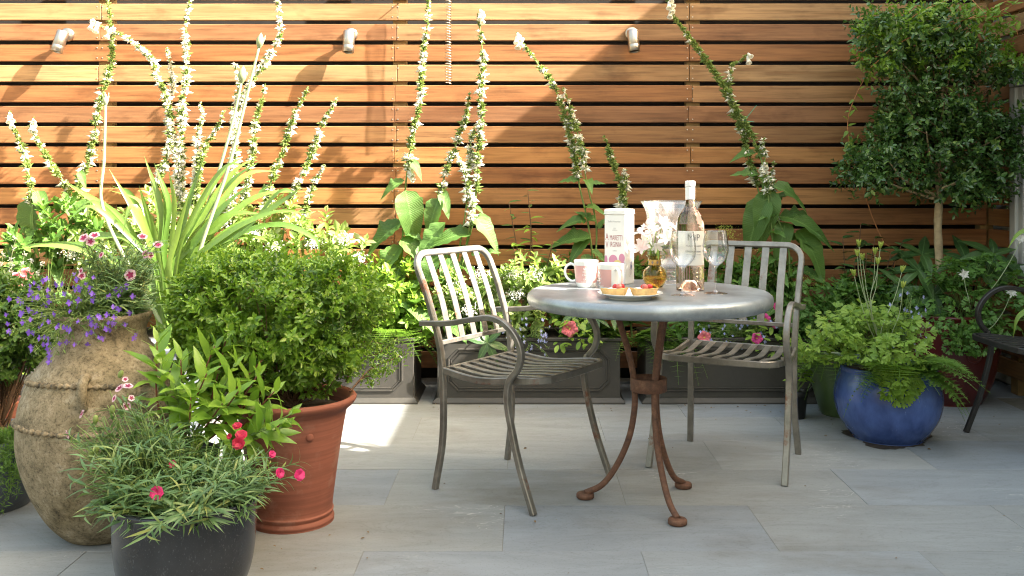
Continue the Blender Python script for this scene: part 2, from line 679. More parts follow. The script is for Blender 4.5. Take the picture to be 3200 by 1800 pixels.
def mat_terracotta():
    m, nt, b, out = new_mat('terracotta')
    t = noise_tex(nt, 5, 5, .6)
    rp = ramp(nt, [(0.3, (0.20, 0.066, 0.040)), (0.7, (0.27, 0.096, 0.060))])
    nt.links.new(t.outputs['Fac'], rp.inputs[0])
    s = noise_tex(nt, 30, 3, .5, mapping=(.12, .12, 4))
    r2 = ramp(nt, [(0.35, (.86, .86, .86)), (0.65, (1.1, 1.1, 1.1))])
    nt.links.new(s.outputs['Fac'], r2.inputs[0])
    c = mixc(nt, 1.0, rp.outputs[0], r2.outputs[0], 'MULTIPLY')
    w = noise_tex(nt, 7, 6, .7)
    r3 = ramp(nt, [(0.53, (0, 0, 0)), (0.72, (.55, .55, .55))])
    nt.links.new(w.outputs['Fac'], r3.inputs[0])
    c = mixc(nt, r3.outputs[0], c, (0.34, 0.20, 0.15))
    nt.links.new(c, b.inputs['Base Color'])
    b.inputs['Roughness'].default_value = .72
    b.inputs['Specular IOR Level'].default_value = .3
    bump(nt, b, s.outputs['Fac'], .25, .002)
    return m


def mat_glaze(name, dark, light, speck, rough=.18, sp_lo=.62, sc1=6, sc2=160):
    m, nt, b, out = new_mat(name)
    t = noise_tex(nt, sc1, 5, .6, mapping=(1, 1, .5))
    rp = ramp(nt, [(0.3, dark), (0.72, light)])
    nt.links.new(t.outputs['Fac'], rp.inputs[0])
    s = noise_tex(nt, sc2, 3, .6, mapping=(1, 1, .55))
    r2 = ramp(nt, [(sp_lo, (0, 0, 0)), (min(1, sp_lo + .1), (1, 1, 1))])
    nt.links.new(s.outputs['Fac'], r2.inputs[0])
    c = mixc(nt, r2.outputs[0], rp.outputs[0], speck)
    nt.links.new(c, b.inputs['Base Color'])
    b.inputs['Roughness'].default_value = rough
    b.inputs['Specular IOR Level'].default_value = .5
    n2 = noise_tex(nt, 40, 2)
    bump(nt, b, n2.outputs['Fac'], .12, .002)
    return m


def mat_steel():
    """worn grey steel with rust breaking through in patches"""
    m, nt, b, out = new_mat('worn_steel')
    tc = noise_tex(nt, 18, 5, .6)
    rp = ramp(nt, [(0.3, (0.155, 0.140, 0.118)), (0.7, (0.29, 0.27, 0.235))])
    nt.links.new(tc.outputs['Fac'], rp.inputs[0])
    ru = noise_tex(nt, 5.5, 6, .7)
    r2 = ramp(nt, [(0.60, (0, 0, 0)), (0.67, (1, 1, 1))])
    nt.links.new(ru.outputs['Fac'], r2.inputs[0])
    c = mixc(nt, r2.outputs[0], rp.outputs[0], (0.15, 0.055, 0.025))
    nt.links.new(c, b.inputs['Base Color'])
    mm = N(nt, 'ShaderNodeMath', operation='MULTIPLY_ADD')
    mm.inputs[1].default_value = -.6
    mm.inputs[2].default_value = .6
    nt.links.new(r2.outputs[0], mm.inputs[0])
    nt.links.new(mm.outputs[0], b.inputs['Metallic'])
    rr = N(nt, 'ShaderNodeMapRange')
    rr.inputs['To Min'].default_value = .30
    rr.inputs['To Max'].default_value = .50
    nt.links.new(tc.outputs['Fac'], rr.inputs[0])
    nt.links.new(rr.outputs[0], b.inputs['Roughness'])
    bump(nt, b, tc.outputs['Fac'], .1, .001)
    return m


def mat_rust():
    m, nt, b, out = new_mat('brown_rust')
    t = noise_tex(nt, 45, 6, .7)
    rp = ramp(nt, [(0.3, (0.060, 0.027, 0.016)), (0.55, (0.125, 0.055, 0.030)), (0.8, (0.22, 0.115, 0.065))])
    nt.links.new(t.outputs['Fac'], rp.inputs[0])
    nt.links.new(rp.outputs[0], b.inputs['Base Color'])
    b.inputs['Roughness'].default_value = .75
    bump(nt, b, t.outputs['Fac'], .4, .002)
    return m


def mat_zinc():
    m, nt, b, out = new_mat('blue_grey_zinc')
    t = noise_tex(nt, 7, 6, .65)
    rp = ramp(nt, [(0.3, (0.26, 0.285, 0.30)), (0.7, (0.36, 0.39, 0.405))])
    nt.links.new(t.outputs['Fac'], rp.inputs[0])
    s = noise_tex(nt, 42, 7, .75)
    r2 = ramp(nt, [(0.62, (0, 0, 0)), (0.68, (1, 1, 1))])
    nt.links.new(s.outputs['Fac'], r2.inputs[0])
    c = mixc(nt, r2.outputs[0], rp.outputs[0], (0.42, 0.41, 0.38))
    nt.links.new(c, b.inputs['Base Color'])
    sp = N(nt, 'ShaderNodeTexVoronoi')
    tcz = N(nt, 'ShaderNodeTexCoord')
    sp.inputs['Scale'].default_value = 16
    nt.links.new(tcz.outputs['Object'], sp.inputs['Vector'])
    r4 = ramp(nt, [(0.0, (0, 0, 0)), (0.20, (.0, .0, .0)), (0.24, (.35, .35, .35)), (0.28, (0, 0, 0))])
    nt.links.new(sp.outputs['Distance'], r4.inputs[0])
    c = mixc(nt, r4.outputs[0], c, (0.50, 0.50, 0.49))
    wr = noise_tex(nt, 3.5, 7, .7)
    r5 = ramp(nt, [(0.42, (.70, .70, .70)), (0.60, (1.12, 1.12, 1.12))])
    nt.links.new(wr.outputs['Fac'], r5.inputs[0])
    c = mixc(nt, .8, c, r5.outputs[0], 'MULTIPLY')
    nt.links.new(c, b.inputs['Base Color'])
    b.inputs['Metallic'].default_value = .55
    rr = N(nt, 'ShaderNodeMapRange')
    rr.inputs['To Min'].default_value = .28
    rr.inputs['To Max'].default_value = .48
    nt.links.new(t.outputs['Fac'], rr.inputs[0])
    nt.links.new(rr.outputs[0], b.inputs['Roughness'])
    return m


def mat_thin_glass(name, tint=(1, 1, 1)):
    """a pane or thin wall of glass: it mirrors at grazing angles and lets the rest through"""
    m, nt, b, out = new_mat(name)
    nt.nodes.remove(b)
    lw = N(nt, 'ShaderNodeLayerWeight')
    lw.inputs[0].default_value = .5
    pw = N(nt, 'ShaderNodeMath', operation='POWER')
    pw.inputs[1].default_value = 1.9
    nt.links.new(lw.outputs['Facing'], pw.inputs[0])
    mr = N(nt, 'ShaderNodeMath', operation='MULTIPLY_ADD')
    mr.inputs[1].default_value = .72
    mr.inputs[2].default_value = .09
    nt.links.new(pw.outputs[0], mr.inputs[0])
    t = N(nt, 'ShaderNodeBsdfTransparent')
    t.inputs[0].default_value = (*tint, 1)
    g = N(nt, 'ShaderNodeBsdfGlossy')
    g.inputs['Roughness'].default_value = .03
    mx = N(nt, 'ShaderNodeMixShader')
    nt.links.new(mr.outputs[0], mx.inputs[0])
    nt.links.new(t.outputs[0], mx.inputs[1])
    nt.links.new(g.outputs[0], mx.inputs[2])
    nt.links.new(mx.outputs[0], out.inputs[0])
    return m


def mat_glass(name, col, ior=1.4, rough=0.0):
    m, nt, b, out = new_mat(name)
    b.inputs['Base Color'].default_value = (*col, 1)
    b.inputs['Transmission Weight'].default_value = 1.0
    b.inputs['IOR'].default_value = ior
    b.inputs['Roughness'].default_value = rough
    return m


WOOD = mat_wood()
TILE = mat_tile()
JAR = mat_jar()
ROPE = mat_rope()
TERRA = mat_terracotta()
BLACKG = mat_glaze('black_glaze', (0.009, 0.010, 0.012), (0.034, 0.036, 0.041), (0.060, 0.064, 0.072), .2, .60, 5, 260)
BLUEG = mat_glaze('blue_glaze', (0.016, 0.034, 0.135), (0.075, 0.130, 0.36), (0.17, 0.23, 0.44), .2, .68, 9, 60)
GREENG = mat_glaze('green_glaze', (0.05, 0.085, 0.028), (0.085, 0.135, 0.05), (0.14, 0.18, 0.09), .3, .7)
REDG = mat_glaze('oxblood_glaze', (0.06, 0.008, 0.008), (0.11, 0.016, 0.014), (0.16, 0.07, 0.04), .28, .7)
GREYG = mat_glaze('blue_grey_glaze', (0.05, 0.058, 0.07), (0.12, 0.135, 0.155), (0.2, 0.2, 0.2), .35, .66)
STEEL = mat_steel()
DARKSTEEL = plain('dark_painted_steel', (0.030, 0.028, 0.027), .42, .3, nscale=20, namp=.3)
RUST = mat_rust()
ZINC = mat_zinc()
LEAD = plain('dark_grey_brown_fibreclay', (0.044, 0.040, 0.034), .5, nscale=40, namp=.12, bmp=.12)
POSTM = plain('treated_softwood', (0.30, 0.19, 0.075), .7, nscale=25, namp=.25, bmp=.2)
SCREW = plain('zinc_screw', (0.55, 0.52, 0.48), .35, .9)
SOIL = plain('dark_soil', (0.035, 0.024, 0.016), .95, nscale=70, namp=.5, bmp=.8)
BRUSHED = plain('brushed_stainless', (0.44, 0.39, 0.34), .36, 1.0, nscale=30, namp=.08)
LENS = plain('lamp_lens', (0.06, 0.055, 0.05), .08, .0)
BARK = plain('pale_bark', (0.36, 0.27, 0.16), .85, nscale=35, namp=.35, bmp=.7)
TWIG = plain('brown_twig', (0.115, 0.062, 0.032), .8, nscale=40, namp=.3)
REDTWIG = plain('red_brown_stem', (0.16, 0.05, 0.03), .6, nscale=40, namp=.3)
ORANGESTEM = plain('orange_vine_stem', (0.42, 0.17, 0.06), .6)
GSTEM = leaf_mat('green_stem', (0.13, 0.20, 0.05), (0.20, 0.29, 0.08), .15, .5)
PSTEM = leaf_mat('pale_stem', (0.30, 0.36, 0.20), (0.36, 0.42, 0.25), .2, .5)
BLACKP = plain('black_plastic', (0.010, 0.010, 0.010), .5)
WHITEP = plain('white_glazed_china', (0.78, 0.77, 0.74), .15, coat=.3)
PINKP = plain('pink_mug_glaze', (0.66, 0.36, 0.33), .22)
PAPER = plain('cream_paper_label', (0.76, 0.73, 0.67), .6)
TINW = plain('white_printed_tin', (0.78, 0.76, 0.73), .35)
PRINTP = plain('dusty_pink_print', (0.40, 0.17, 0.17), .5)
PRINTG = plain('soft_grey_print', (0.46, 0.44, 0.44), .5)
PRINTM = plain('magenta_pink_print', (0.60, 0.25, 0.36), .5)
PRINTY = plain('pale_yellow_print', (0.70, 0.55, 0.22), .5)
PRINTB = plain('navy_print', (0.10, 0.12, 0.30), .5)
PRINTK = plain('grey_brown_print', (0.22, 0.20, 0.19), .5)
CAPSULE = plain('white_capsule', (0.78, 0.77, 0.75), .4)
PASTRY = plain('baked_pastry', (0.62, 0.40, 0.16), .7, nscale=60, namp=.25, bmp=.3)
CREAM = plain('whipped_cream', (0.84, 0.80, 0.70), .5)
BERRY = plain('red_strawberry', (0.50, 0.025, 0.025), .25, nscale=120, namp=.4, bmp=.3)
BERRYIN = plain('cut_strawberry', (0.62, 0.16, 0.13), .35, nscale=60, namp=.5)
THIN = mat_thin_glass('clear_glass')


def mat_sunhaze_glass():  # white haze mixed into the glass stands for the vase's sunlit reflection
    m = mat_thin_glass('sunhaze_glass')
    nt = m.node_tree
    out = nt.nodes['Material Output']
    src = out.inputs[0].links[0].from_socket
    tr = N(nt, 'ShaderNodeBsdfTranslucent')
    tr.inputs[0].default_value = (.9, .9, .88, 1)
    df = N(nt, 'ShaderNodeBsdfDiffuse')
    df.inputs[0].default_value = (.85, .85, .83, 1)
    a = N(nt, 'ShaderNodeMixShader')
    a.inputs[0].default_value = .5
    nt.links.new(tr.outputs[0], a.inputs[1])
    nt.links.new(df.outputs[0], a.inputs[2])
    t = noise_tex(nt, 30, 4)
    rp = ramp(nt, [(.3, (.09, .09, .09)), (.7, (.13, .13, .13))])
    nt.links.new(t.outputs['Fac'], rp.inputs[0])
    b = N(nt, 'ShaderNodeMixShader')
    nt.links.new(rp.outputs[0], b.inputs[0])
    nt.links.new(src, b.inputs[1])
    nt.links.new(a.outputs[0], b.inputs[2])
    nt.links.new(b.outputs[0], out.inputs[0])
    return m


SUNHAZE = mat_sunhaze_glass()
PANE = plain('dark_window_glass', (0.02, 0.022, 0.025), .05)
AMBER = mat_glass('amber_lustre_glass', (0.96, 0.76, 0.34), 1.33, .03)
WATER = mat_glass('vase_water', (0.95, 0.85, 0.55), 1.33)
ROSE = mat_glass('rose_wine_glass', (1.0, 0.76, 0.63), 1.36)
GILT = plain('gilt_collar', (0.55, 0.36, 0.11), .3, .8, nscale=60, namp=.3)
GREYPAINT = plain('pale_grey_paint', (0.46, 0.46, 0.45), .45)
RENDERW = plain('pale_render', (0.50, 0.47, 0.42), .9, nscale=12, namp=.1, bmp=.2)
GAPSHADE = plain('fence_gap_shade', (0.018, 0.015, 0.013), .9, nscale=8, namp=.4)  # near-black colour stands for the shade behind the fence gaps
GRAVELM = plain('earth', (0.10, 0.085, 0.065), .95, nscale=6, namp=.3)
TIE = plain('green_garden_twine', (0.03, 0.30, 0.20), .6)
LABELM = plain('grey_plastic_tag', (0.42, 0.45, 0.46), .4)

L_BOX = leaf_mat('box_leaf', (0.075, 0.165, 0.014), (0.185, 0.315, 0.036), .34, .32, c3=(0.32, 0.43, 0.08))
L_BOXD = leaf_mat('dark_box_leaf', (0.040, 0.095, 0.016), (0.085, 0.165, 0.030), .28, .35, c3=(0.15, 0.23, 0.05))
L_TREE = leaf_mat('tree_leaf', (0.028, 0.072, 0.017), (0.080, 0.165, 0.040), .26, .28, c3=(0.20, 0.30, 0.06), spec=.6)
L_FOX = leaf_mat('foxglove_leaf', (0.065, 0.145, 0.030), (0.115, 0.220, 0.048), .38, .5, vein=True)
L_POD = leaf_mat('foxglove_pod', (0.13, 0.20, 0.045), (0.26, 0.33, 0.10), .35, .5)
L_BELL = leaf_mat('white_bell', (0.80, 0.78, 0.66), (0.84, 0.83, 0.76), .35, .5, tcol=(.8, .8, .65))
L_AGA = leaf_mat('strap_leaf', (0.075, 0.155, 0.025), (0.195, 0.300, 0.060), .30, .28, spec=.6)
L_DIAN = leaf_mat('dianthus_leaf', (0.055, 0.120, 0.038), (0.150, 0.250, 0.088), .25, .45, c3=(0.28, 0.30, 0.08))
L_SHRUB = leaf_mat('lime_shrub_leaf', (0.130, 0.255, 0.028), (0.240, 0.385, 0.055), .36, .3)
L_AQUI = leaf_mat('columbine_leaf', (0.140, 0.250, 0.032), (0.260, 0.390, 0.060), .38, .5)
L_AQUID = leaf_mat('dark_columbine_leaf', (0.065, 0.155, 0.026), (0.125, 0.240, 0.042), .36, .5)
L_FERN = leaf_mat('fern_frond', (0.090, 0.180, 0.028), (0.165, 0.285, 0.052), .36, .5)
L_HELL = leaf_mat('hellebore_leaf', (0.035, 0.085, 0.024), (0.075, 0.145, 0.040), .2, .3, vein=True, spec=.5)
L_CAM = leaf_mat('camellia_leaf', (0.028, 0.072, 0.020), (0.055, 0.120, 0.034), .18, .2, spec=.7)
L_LOB = leaf_mat('lobelia_leaf', (0.085, 0.150, 0.035), (0.165, 0.250, 0.065), .3, .5)
L_VAR = leaf_mat('pale_green_leaf', (0.17, 0.28, 0.06), (0.32, 0.42, 0.14), .38, .5, c3=(.50, .54, .30))
L_ALCH = leaf_mat('lime_froth', (0.28, 0.36, 0.05), (0.42, 0.48, 0.10), .3, .6)
P_PURPLE = leaf_mat('violet_petal', (0.13, 0.060, 0.42), (0.23, 0.105, 0.58), .3, .6, tcol=(.3, .14, .7))
P_BLUE = leaf_mat('pale_blue_petal', (0.32, 0.36, 0.70), (0.48, 0.50, 0.80), .3, .6, tcol=(.5, .5, .8))
P_HOT = leaf_mat('hot_pink_petal', (0.62, 0.025, 0.14), (0.72, 0.05, 0.22), .3, .6, tcol=(.8, .1, .3))
P_CRIM = leaf_mat('crimson_petal', (0.40, 0.008, 0.035), (0.50, 0.015, 0.06), .25, .6, tcol=(.6, .03, .08))
P_PINK = leaf_mat('salmon_pink_petal', (0.70, 0.14, 0.17), (0.76, 0.20, 0.24), .3, .6, tcol=(.8, .3, .3))
P_MAG = leaf_mat('magenta_petal', (0.66, 0.05, 0.26), (0.74, 0.08, 0.32), .3, .6, tcol=(.8, .1, .4))
P_BICO = leaf_mat('pale_pink_petal_edge', (0.66, 0.42, 0.50), (0.74, 0.55, 0.60), .3, .6, tcol=(.8, .5, .6))
P_BICI = leaf_mat('maroon_petal_eye', (0.22, 0.012, 0.06), (0.34, 0.02, 0.10), .2, .6, tcol=(.4, .03, .1))
P_BLUSH = leaf_mat('blush_petal', (0.76, 0.56, 0.53), (0.80, 0.70, 0.66), .4, .5, tcol=(.85, .65, .6))
P_WHITE = leaf_mat('white_petal', (0.76, 0.75, 0.68), (0.82, 0.81, 0.76), .3, .5, tcol=(.8, .8, .7))
P_YELL = leaf_mat('yellow_centre', (0.55, 0.45, 0.08), (0.62, 0.52, 0.12), .2, .6)

# ------------------------------------------------------------------ ground, terrace
V = [(-150, -150, -.06), (150, -150, -.06), (150, 150, -.06), (-150, 150, -.06)]
tag(add('ground', V, [[0, 1, 2, 3]], GRAVELM), kind='structure')
patio = add('patio', *box(-4.6, 2.62, -1.2, 5.6, -.05, -.0016), plain('grout_bed', (0.20, 0.178, 0.142), .95, nscale=30, namp=.2))
tag(patio, kind='structure')
tile_geo = box(-.3995, .3995, -.1995, .1995, -.03, 0, .0007)
tile_me = mesh_np('tile', *tile_geo, TILE)
rs = np.random.default_rng(5)
for k in range(-6, 7):
    y = 2.79 + .4 * k + .2
    off = -.06 if k % 2 == 0 else -.46
    for i in range(-6, 4):
        x = off + .8 * i + .4
        if x + .4 > 2.75 or x - .4 < -4.7:
            continue
        if y > 5.1:
            continue
        # only what the view or the light of the terrace needs
        if abs(x) > y * .62 + 1.2 and y < 3:
            continue
        o = bpy.data.objects.new('tile', tile_me)
        COL.objects.link(o)
        o.parent = patio
        o.location = (x, y, rs.uniform(-.0006, .0006))
        o.rotation_euler = (rs.normal(0, .0006), rs.normal(0, .0006), 0)

# ------------------------------------------------------------------ fences
FY = 5.10
PITCH, SLH, TOP0 = .10794, .0877, 2.0116


def lin(c):
    return tuple(((v / 255) / 12.92 if v <= 10 else (((v / 255) + .055) / 1.055) ** 2.4) for v in c)


WOODC = {'honey': (0.335, 0.205, 0.098), 'tan': (0.295, 0.155, 0.064), 'orange': (0.31, 0.140, 0.044), 'red': (0.235, 0.090, 0.031), 'dark': (0.165, 0.070, 0.034), 'brown': (0.245, 0.120, 0.048)}
WOODC = {k: tuple(.68 * a + .32 * b for a, b in zip(v, (0.275, 0.143, 0.058))) for k, v in WOODC.items()}
ROWC = ['tan', 'red', 'brown', 'honey', 'dark', 'red', 'honey', 'red', 'dark', 'brown', 'orange', 'red', 'orange', 'red', 'red', 'orange', 'red', 'dark', 'red', 'red', 'red', 'dark']
posts_x = [-3.79, -2.234, -.675, .88, 2.437]
fence = thing('slatted_fence', 'long warm brown hardwood fence of spaced horizontal boards behind the plants', 'fence', (-.6, FY, 0))
rs = np.random.default_rng(11)
slat_cache = {}
screw_geo = lathe([(0, -.003), (.0032, -.0028), (.0036, -.001), (.0036, .002)], 8)
screws = []
for r in range(-3, 18):
    z1 = TOP0 - PITCH * r
    z0 = z1 - SLH
    cuts = [posts_x[0]]
    for j in (1, 2, 3):
        if rs.random() < (.55, .85, .7)[j - 1]:
            cuts.append(posts_x[j] + rs.normal(0, .006))
    cuts.append(posts_x[4] + .01)
    for a, b in zip(cuts[:-1], cuts[1:]):
        L = round(b - a - .0025, 4)
        if L not in slat_cache:
            slat_cache[L] = mesh_np('slat', *box(-L / 2, L / 2, -.011, .011, -SLH / 2, SLH / 2, .0028), WOOD)
        o = bpy.data.objects.new('slat', slat_cache[L])
        COL.objects.link(o)
        o.parent = fence
        o.matrix_parent_inverse = WM[fence].inverted()
        o.location = ((a + b) / 2, FY + .011 + rs.normal(0, .0008), (z0 + z1) / 2 + rs.normal(0, .0008))
        o.rotation_euler = (rs.normal(0, .004), 0, 0)
        base = np.array(WOODC[ROWC[r + 3]])
        if rs.random() < .3:
            base = .5 * base + .5 * np.array(WOODC[rs.choice(list(WOODC))])
        base = base * rs.uniform(.88, 1.14)
        o.color = (*base, 1)
    for px in posts_x[1:4]:
        for dx in ((-.014, .014)):
            for zz in (z0 + .017, z1 - .017):
                if rs.random() < .85:
                    screws.append(xf(screw_geo, Matrix.Translation((px + dx, FY + .0005, zz)) @ Matrix.Rotation(R(90), 4, 'X') @ Matrix.Scale(-1, 4, (0, 0, 1))))
tag(add('screw_heads', *join(screws), SCREW, fence), kind='stuff')
post_me = mesh_np('post', *box(-.036, .036, -.03, .03, 0, 2.38, .003), POSTM)
for px in posts_x:
    o = bpy.data.objects.new('post', post_me)
    COL.objects.link(o)
    o.parent = fence
    o.matrix_parent_inverse = WM[fence].inverted()
    o.location = (px + .02, FY + .054, 0)
bw = add('gap_backing_wall', *box(-4.4, 2.62, FY + .19, FY + .29, 0, 2.3), GAPSHADE)  # backing added to block sky light, coloured near black for dark gaps
tag(bw, 'near-black wall added close behind the slatted fence to keep its gaps dark', 'wall')

# return fence on the right, with a window in it
RX = 2.452
ret = thing('return_fence', 'short hardwood slat fence meeting the long one at the corner', 'fence', (RX, 4.6, 0))
for r in range(-3, 18):
    z1 = TOP0 - PITCH * r
    z0 = z1 - SLH
    ya = 4.835 if (z0 < 1.64 and z1 > .60) else 3.96
    L = round(FY - .002 - ya, 4)
    if ('r', L) not in slat_cache:
        slat_cache[('r', L)] = mesh_np('slat', *box(-L / 2, L / 2, -.011, .011, -SLH / 2, SLH / 2, .0028), WOOD)
    o = bpy.data.objects.new('slat', slat_cache[('r', L)])
    COL.objects.link(o)
    o.parent = ret
    o.matrix_parent_inverse = WM[ret].inverted()
    o.location = (RX + .012, ya + L / 2, (z0 + z1) / 2 + rs.normal(0, .0008))
    o.rotation_euler = (0, 0, R(90))
    base = np.array(WOODC[ROWC[(r + 5) % 22]]) * rs.uniform(.85, 1.1)
    o.color = (*base, 1)
for py in (4.87, 4.02):
    o = bpy.data.objects.new('post', post_me)
    COL.objects.link(o)
    o.parent = ret
    o.matrix_parent_inverse = WM[ret].inverted()
    o.location = (RX + .054, py, 0)
    o.rotation_euler = (0, 0, R(90))

win = thing('shed_window', 'pale grey painted window let into the corner slat fence', 'window', (RX, 4.36, .62))
wy0, wy1, wz0, wz1 = 4.0, 4.82, .63, 1.60
fr = join([box(RX - .03, RX + .045, wy0, wy1, wz1 - .06, wz1, .004), box(RX - .05, RX + .045, wy0 - .01, wy1 + .008, wz0 - .03, wz0 + .035, .004),
           box(RX - .028, RX + .045, wy0, wy0 + .055, wz0 + .036, wz1 - .061, .004), box(RX - .028, RX + .045, wy1 - .055, wy1, wz0 + .036, wz1 - .061, .004)])
add('frame', *fr, GREYPAINT, win)
add('sash', *join([box(RX - .012, RX + .03, wy0 + .057, wy0 + .1, wz0 + .037, wz1 - .062, .003), box(RX - .012, RX + .03, wy1 - .1, wy1 - .057, wz0 + .037, wz1 - .062, .003),
                   box(RX - .012, RX + .03, wy0 + .102, wy1 - .102, wz1 - .105, wz1 - .064, .003), box(RX - .012, RX + .03, wy0 + .102, wy1 - .102, wz0 + .038, wz0 + .082, .003)]), GREYPAINT, win)
add('pane', *box(RX + .006, RX + .012, wy0 + .09, wy1 - .09, wz0 + .07, wz1 - .095), PANE, win)

# unseen walls added right of the terrace, sized to shade most of it
shed = add('shade_building', *box(2.56, 3.6, 3.95, 6.0, 0, 3.56, .01), RENDERW, base=(3.4, 4.7, 0))
tag(shed, 'unseen pale building behind the corner slat fence, sized to shade the long fence', 'building')
gw = add('shade_wall_low', *box(2.56, 2.80, 2.38, 3.94, 0, 2.60, .01), RENDERW, base=(2.68, 2.7, 0))
tag(gw, 'unseen pale wall beside the terrace, its height set to cut the sun', 'wall')
tall = add('shade_wall_tall', *box(2.56, 2.76, -6.5, 2.37, 0, 4.7, .01), RENDERW, base=(2.66, -2, 0))
tag(tall, 'tall unseen pale wall beside the terrace, its end set to shade the floor', 'wall')

# ------------------------------------------------------------------ planters along the fence
PY0, PY1, PH = 4.672, 5.03, .31


def planter(x0, x1, label):
    t = thing('trough_planter', label, 'planter', ((x0 + x1) / 2, (PY0 + PY1) / 2, 0), 0, 'troughs along the fence')
    w = .03
    body = [box(x0, x1, PY0, PY0 + w, .022, PH - .012, .003), box(x0, x1, PY1 - w, PY1, .022, PH - .012, .003),
            box(x0, x0 + w, PY0 + w + .001, PY1 - w - .001, .022, PH - .012, .003), box(x1 - w, x1, PY0 + w + .001, PY1 - w - .001, .022, PH - .012, .003)]
    add('body', *join(body), LEAD, t)
    # rim and splayed foot
    e = .006
    add('rim', *join([box(x0 - e, x1 + e, PY0 - e, PY0 + w + e, PH - .011, PH + .006, .003), box(x0 - e, x1 + e, PY1 - w - e, PY1 + e, PH - .011, PH + .006, .003),
                      box(x0 - e, x0 + w + e, PY0 + w + e + .001, PY1 - w - e - .001, PH - .011, PH + .006, .003), box(x1 - w - e, x1 + e, PY0 + w + e + .001, PY1 - w - e - .001, PH - .011, PH + .006, .003)]), LEAD, t)
    f = .022
    V = np.array([(x0 - f, PY0 - f, 0), (x1 + f, PY0 - f, 0), (x1 + f, PY1 + .01, 0), (x0 - f, PY1 + .01, 0),
                  (x0 - f, PY0 - f, .008), (x1 + f, PY0 - f, .008), (x1 + f, PY1 + .01, .008), (x0 - f, PY1 + .01, .008),
                  (x0 - .003, PY0 - .003, .027), (x1 + .003, PY0 - .003, .027), (x1 + .003, PY1 + .003, .027), (x0 - .003, PY1 + .003, .027)])
    Fc = [[3, 2, 1, 0], [8, 9, 10, 11]]
    for a in (0, 4):
        for i in range(4):
            j = (i + 1) % 4
            Fc.append([a + i, a + j, a + 4 + j, a + 4 + i])
    add('foot', V, Fc, LEAD, t)
    # raised moulding: long panel with clipped corners
    mx, z0, z1, c = .055, .062, PH - .05, .045
    pts = [(x0 + mx + c, z0), (x1 - mx - c, z0), (x1 - mx, z0 + c), (x1 - mx, z1 - c), (x1 - mx - c, z1), (x0 + mx + c, z1), (x0 + mx, z1 - c), (x0 + mx, z0 + c)]
    segs = []
    for i in range(8):
        a, b = pts[i], pts[(i + 1) % 8]
        P = np.array([(a[0], PY0 - .002, a[1]), (b[0], PY0 - .002, b[1])])
        segs.append(tube(P, .0055, 6))
        d = np.array([b[0] - a[0], b[1] - a[1]])
        nn = np.array([-d[1], d[0]]) / np.linalg.norm(d) * .012
        P2 = P + np.array([nn[0], 0, nn[1]])
        segs.append(tube(P2, .003, 6))
    add('panel_moulding', *join(segs), LEAD, t)
    rs = np.random.default_rng(int(abs(x0) * 1000))
    nx, ny = 30, 10
    gx, gy = np.meshgrid(np.linspace(x0 + w - .004, x1 - w + .004, nx), np.linspace(PY0 + w - .004, PY1 - w + .004, ny))
    V = np.stack([gx, gy, PH - .035 + rs.normal(0, .006, gx.shape)], -1).reshape(-1, 3)
    Fc = np.array([[j * nx + i, j * nx + i + 1, (j + 1) * nx + i + 1, (j + 1) * nx + i] for j in range(ny - 1) for i in range(nx - 1)])
    tag(add('soil', V, Fc, SOIL, t, True), kind='stuff')
    return t


planter(-3.44, -2.55, 'dark grey trough planter at the far left end of the fence row')
planter(-2.43, -1.54, 'dark grey trough planter hidden behind the clay jar')
planter(-1.415, -.53, 'dark grey trough planter beside the sunlit floor, behind the terracotta pot')
planter(-.415, .469, 'dark grey panelled trough planter behind the front armchair')
planter(.594, 1.479, 'dark grey panelled trough planter behind the far armchair')

# ------------------------------------------------------------------ wall spotlights
def spot(x, y, tilt, label):
    c = at(x, y, FY)
    t = thing('wall_spotlight', label, 'lamp', (c.x, FY, c.z), 0, 'wall spotlights')
    add('wall_plate', *xf(lathe([(0, -.022), (.030, -.022), (.034, -.019), (.035, -.001), (.035, 0)], 32), Matrix.Translation((c.x, FY - .0005, c.z)) @ Matrix.Rotation(R(-90), 4, 'X')), BRUSHED, t, True)
    o = t.children[0]
    Mb = Matrix.Translation((c.x, FY - .068, c.z - .006)) @ Matrix.Rotation(tilt, 4, 'Y') @ Matrix.Rotation(R(-9), 4, 'X')
    add('knuckle', *join([xf(box(-.006, .006, 0, .05, -.012, .012, .002), Mb @ Matrix.Translation((0, .002, 0)))]), BRUSHED, t)
    prof = [(0, .016), (.027, .016), (.030, .013), (.030, -.062), (.0295, -.063), (.0295, -.065), (.030, -.066), (.030, -.098), (.027, -.099), (.0265, -.092)]
    add('lamp_body', *xf(lathe(prof, 32), Mb), BRUSHED, t, True)
    add('lens', *xf(lathe([(.0264, -.0925), (.012, -.089), (0, -.088)], 24), Mb), LENS, t, True)


spot(172, 88, R(14), 'brushed steel wall spotlight turned aside, above the strap-leaved plant')
spot(884, 88, R(1), 'brushed steel wall spotlight on the sunlit fence, middle of three')
spot(1588, 86, R(-4), 'brushed steel wall spotlight where the fence shadow begins, above the bottle')

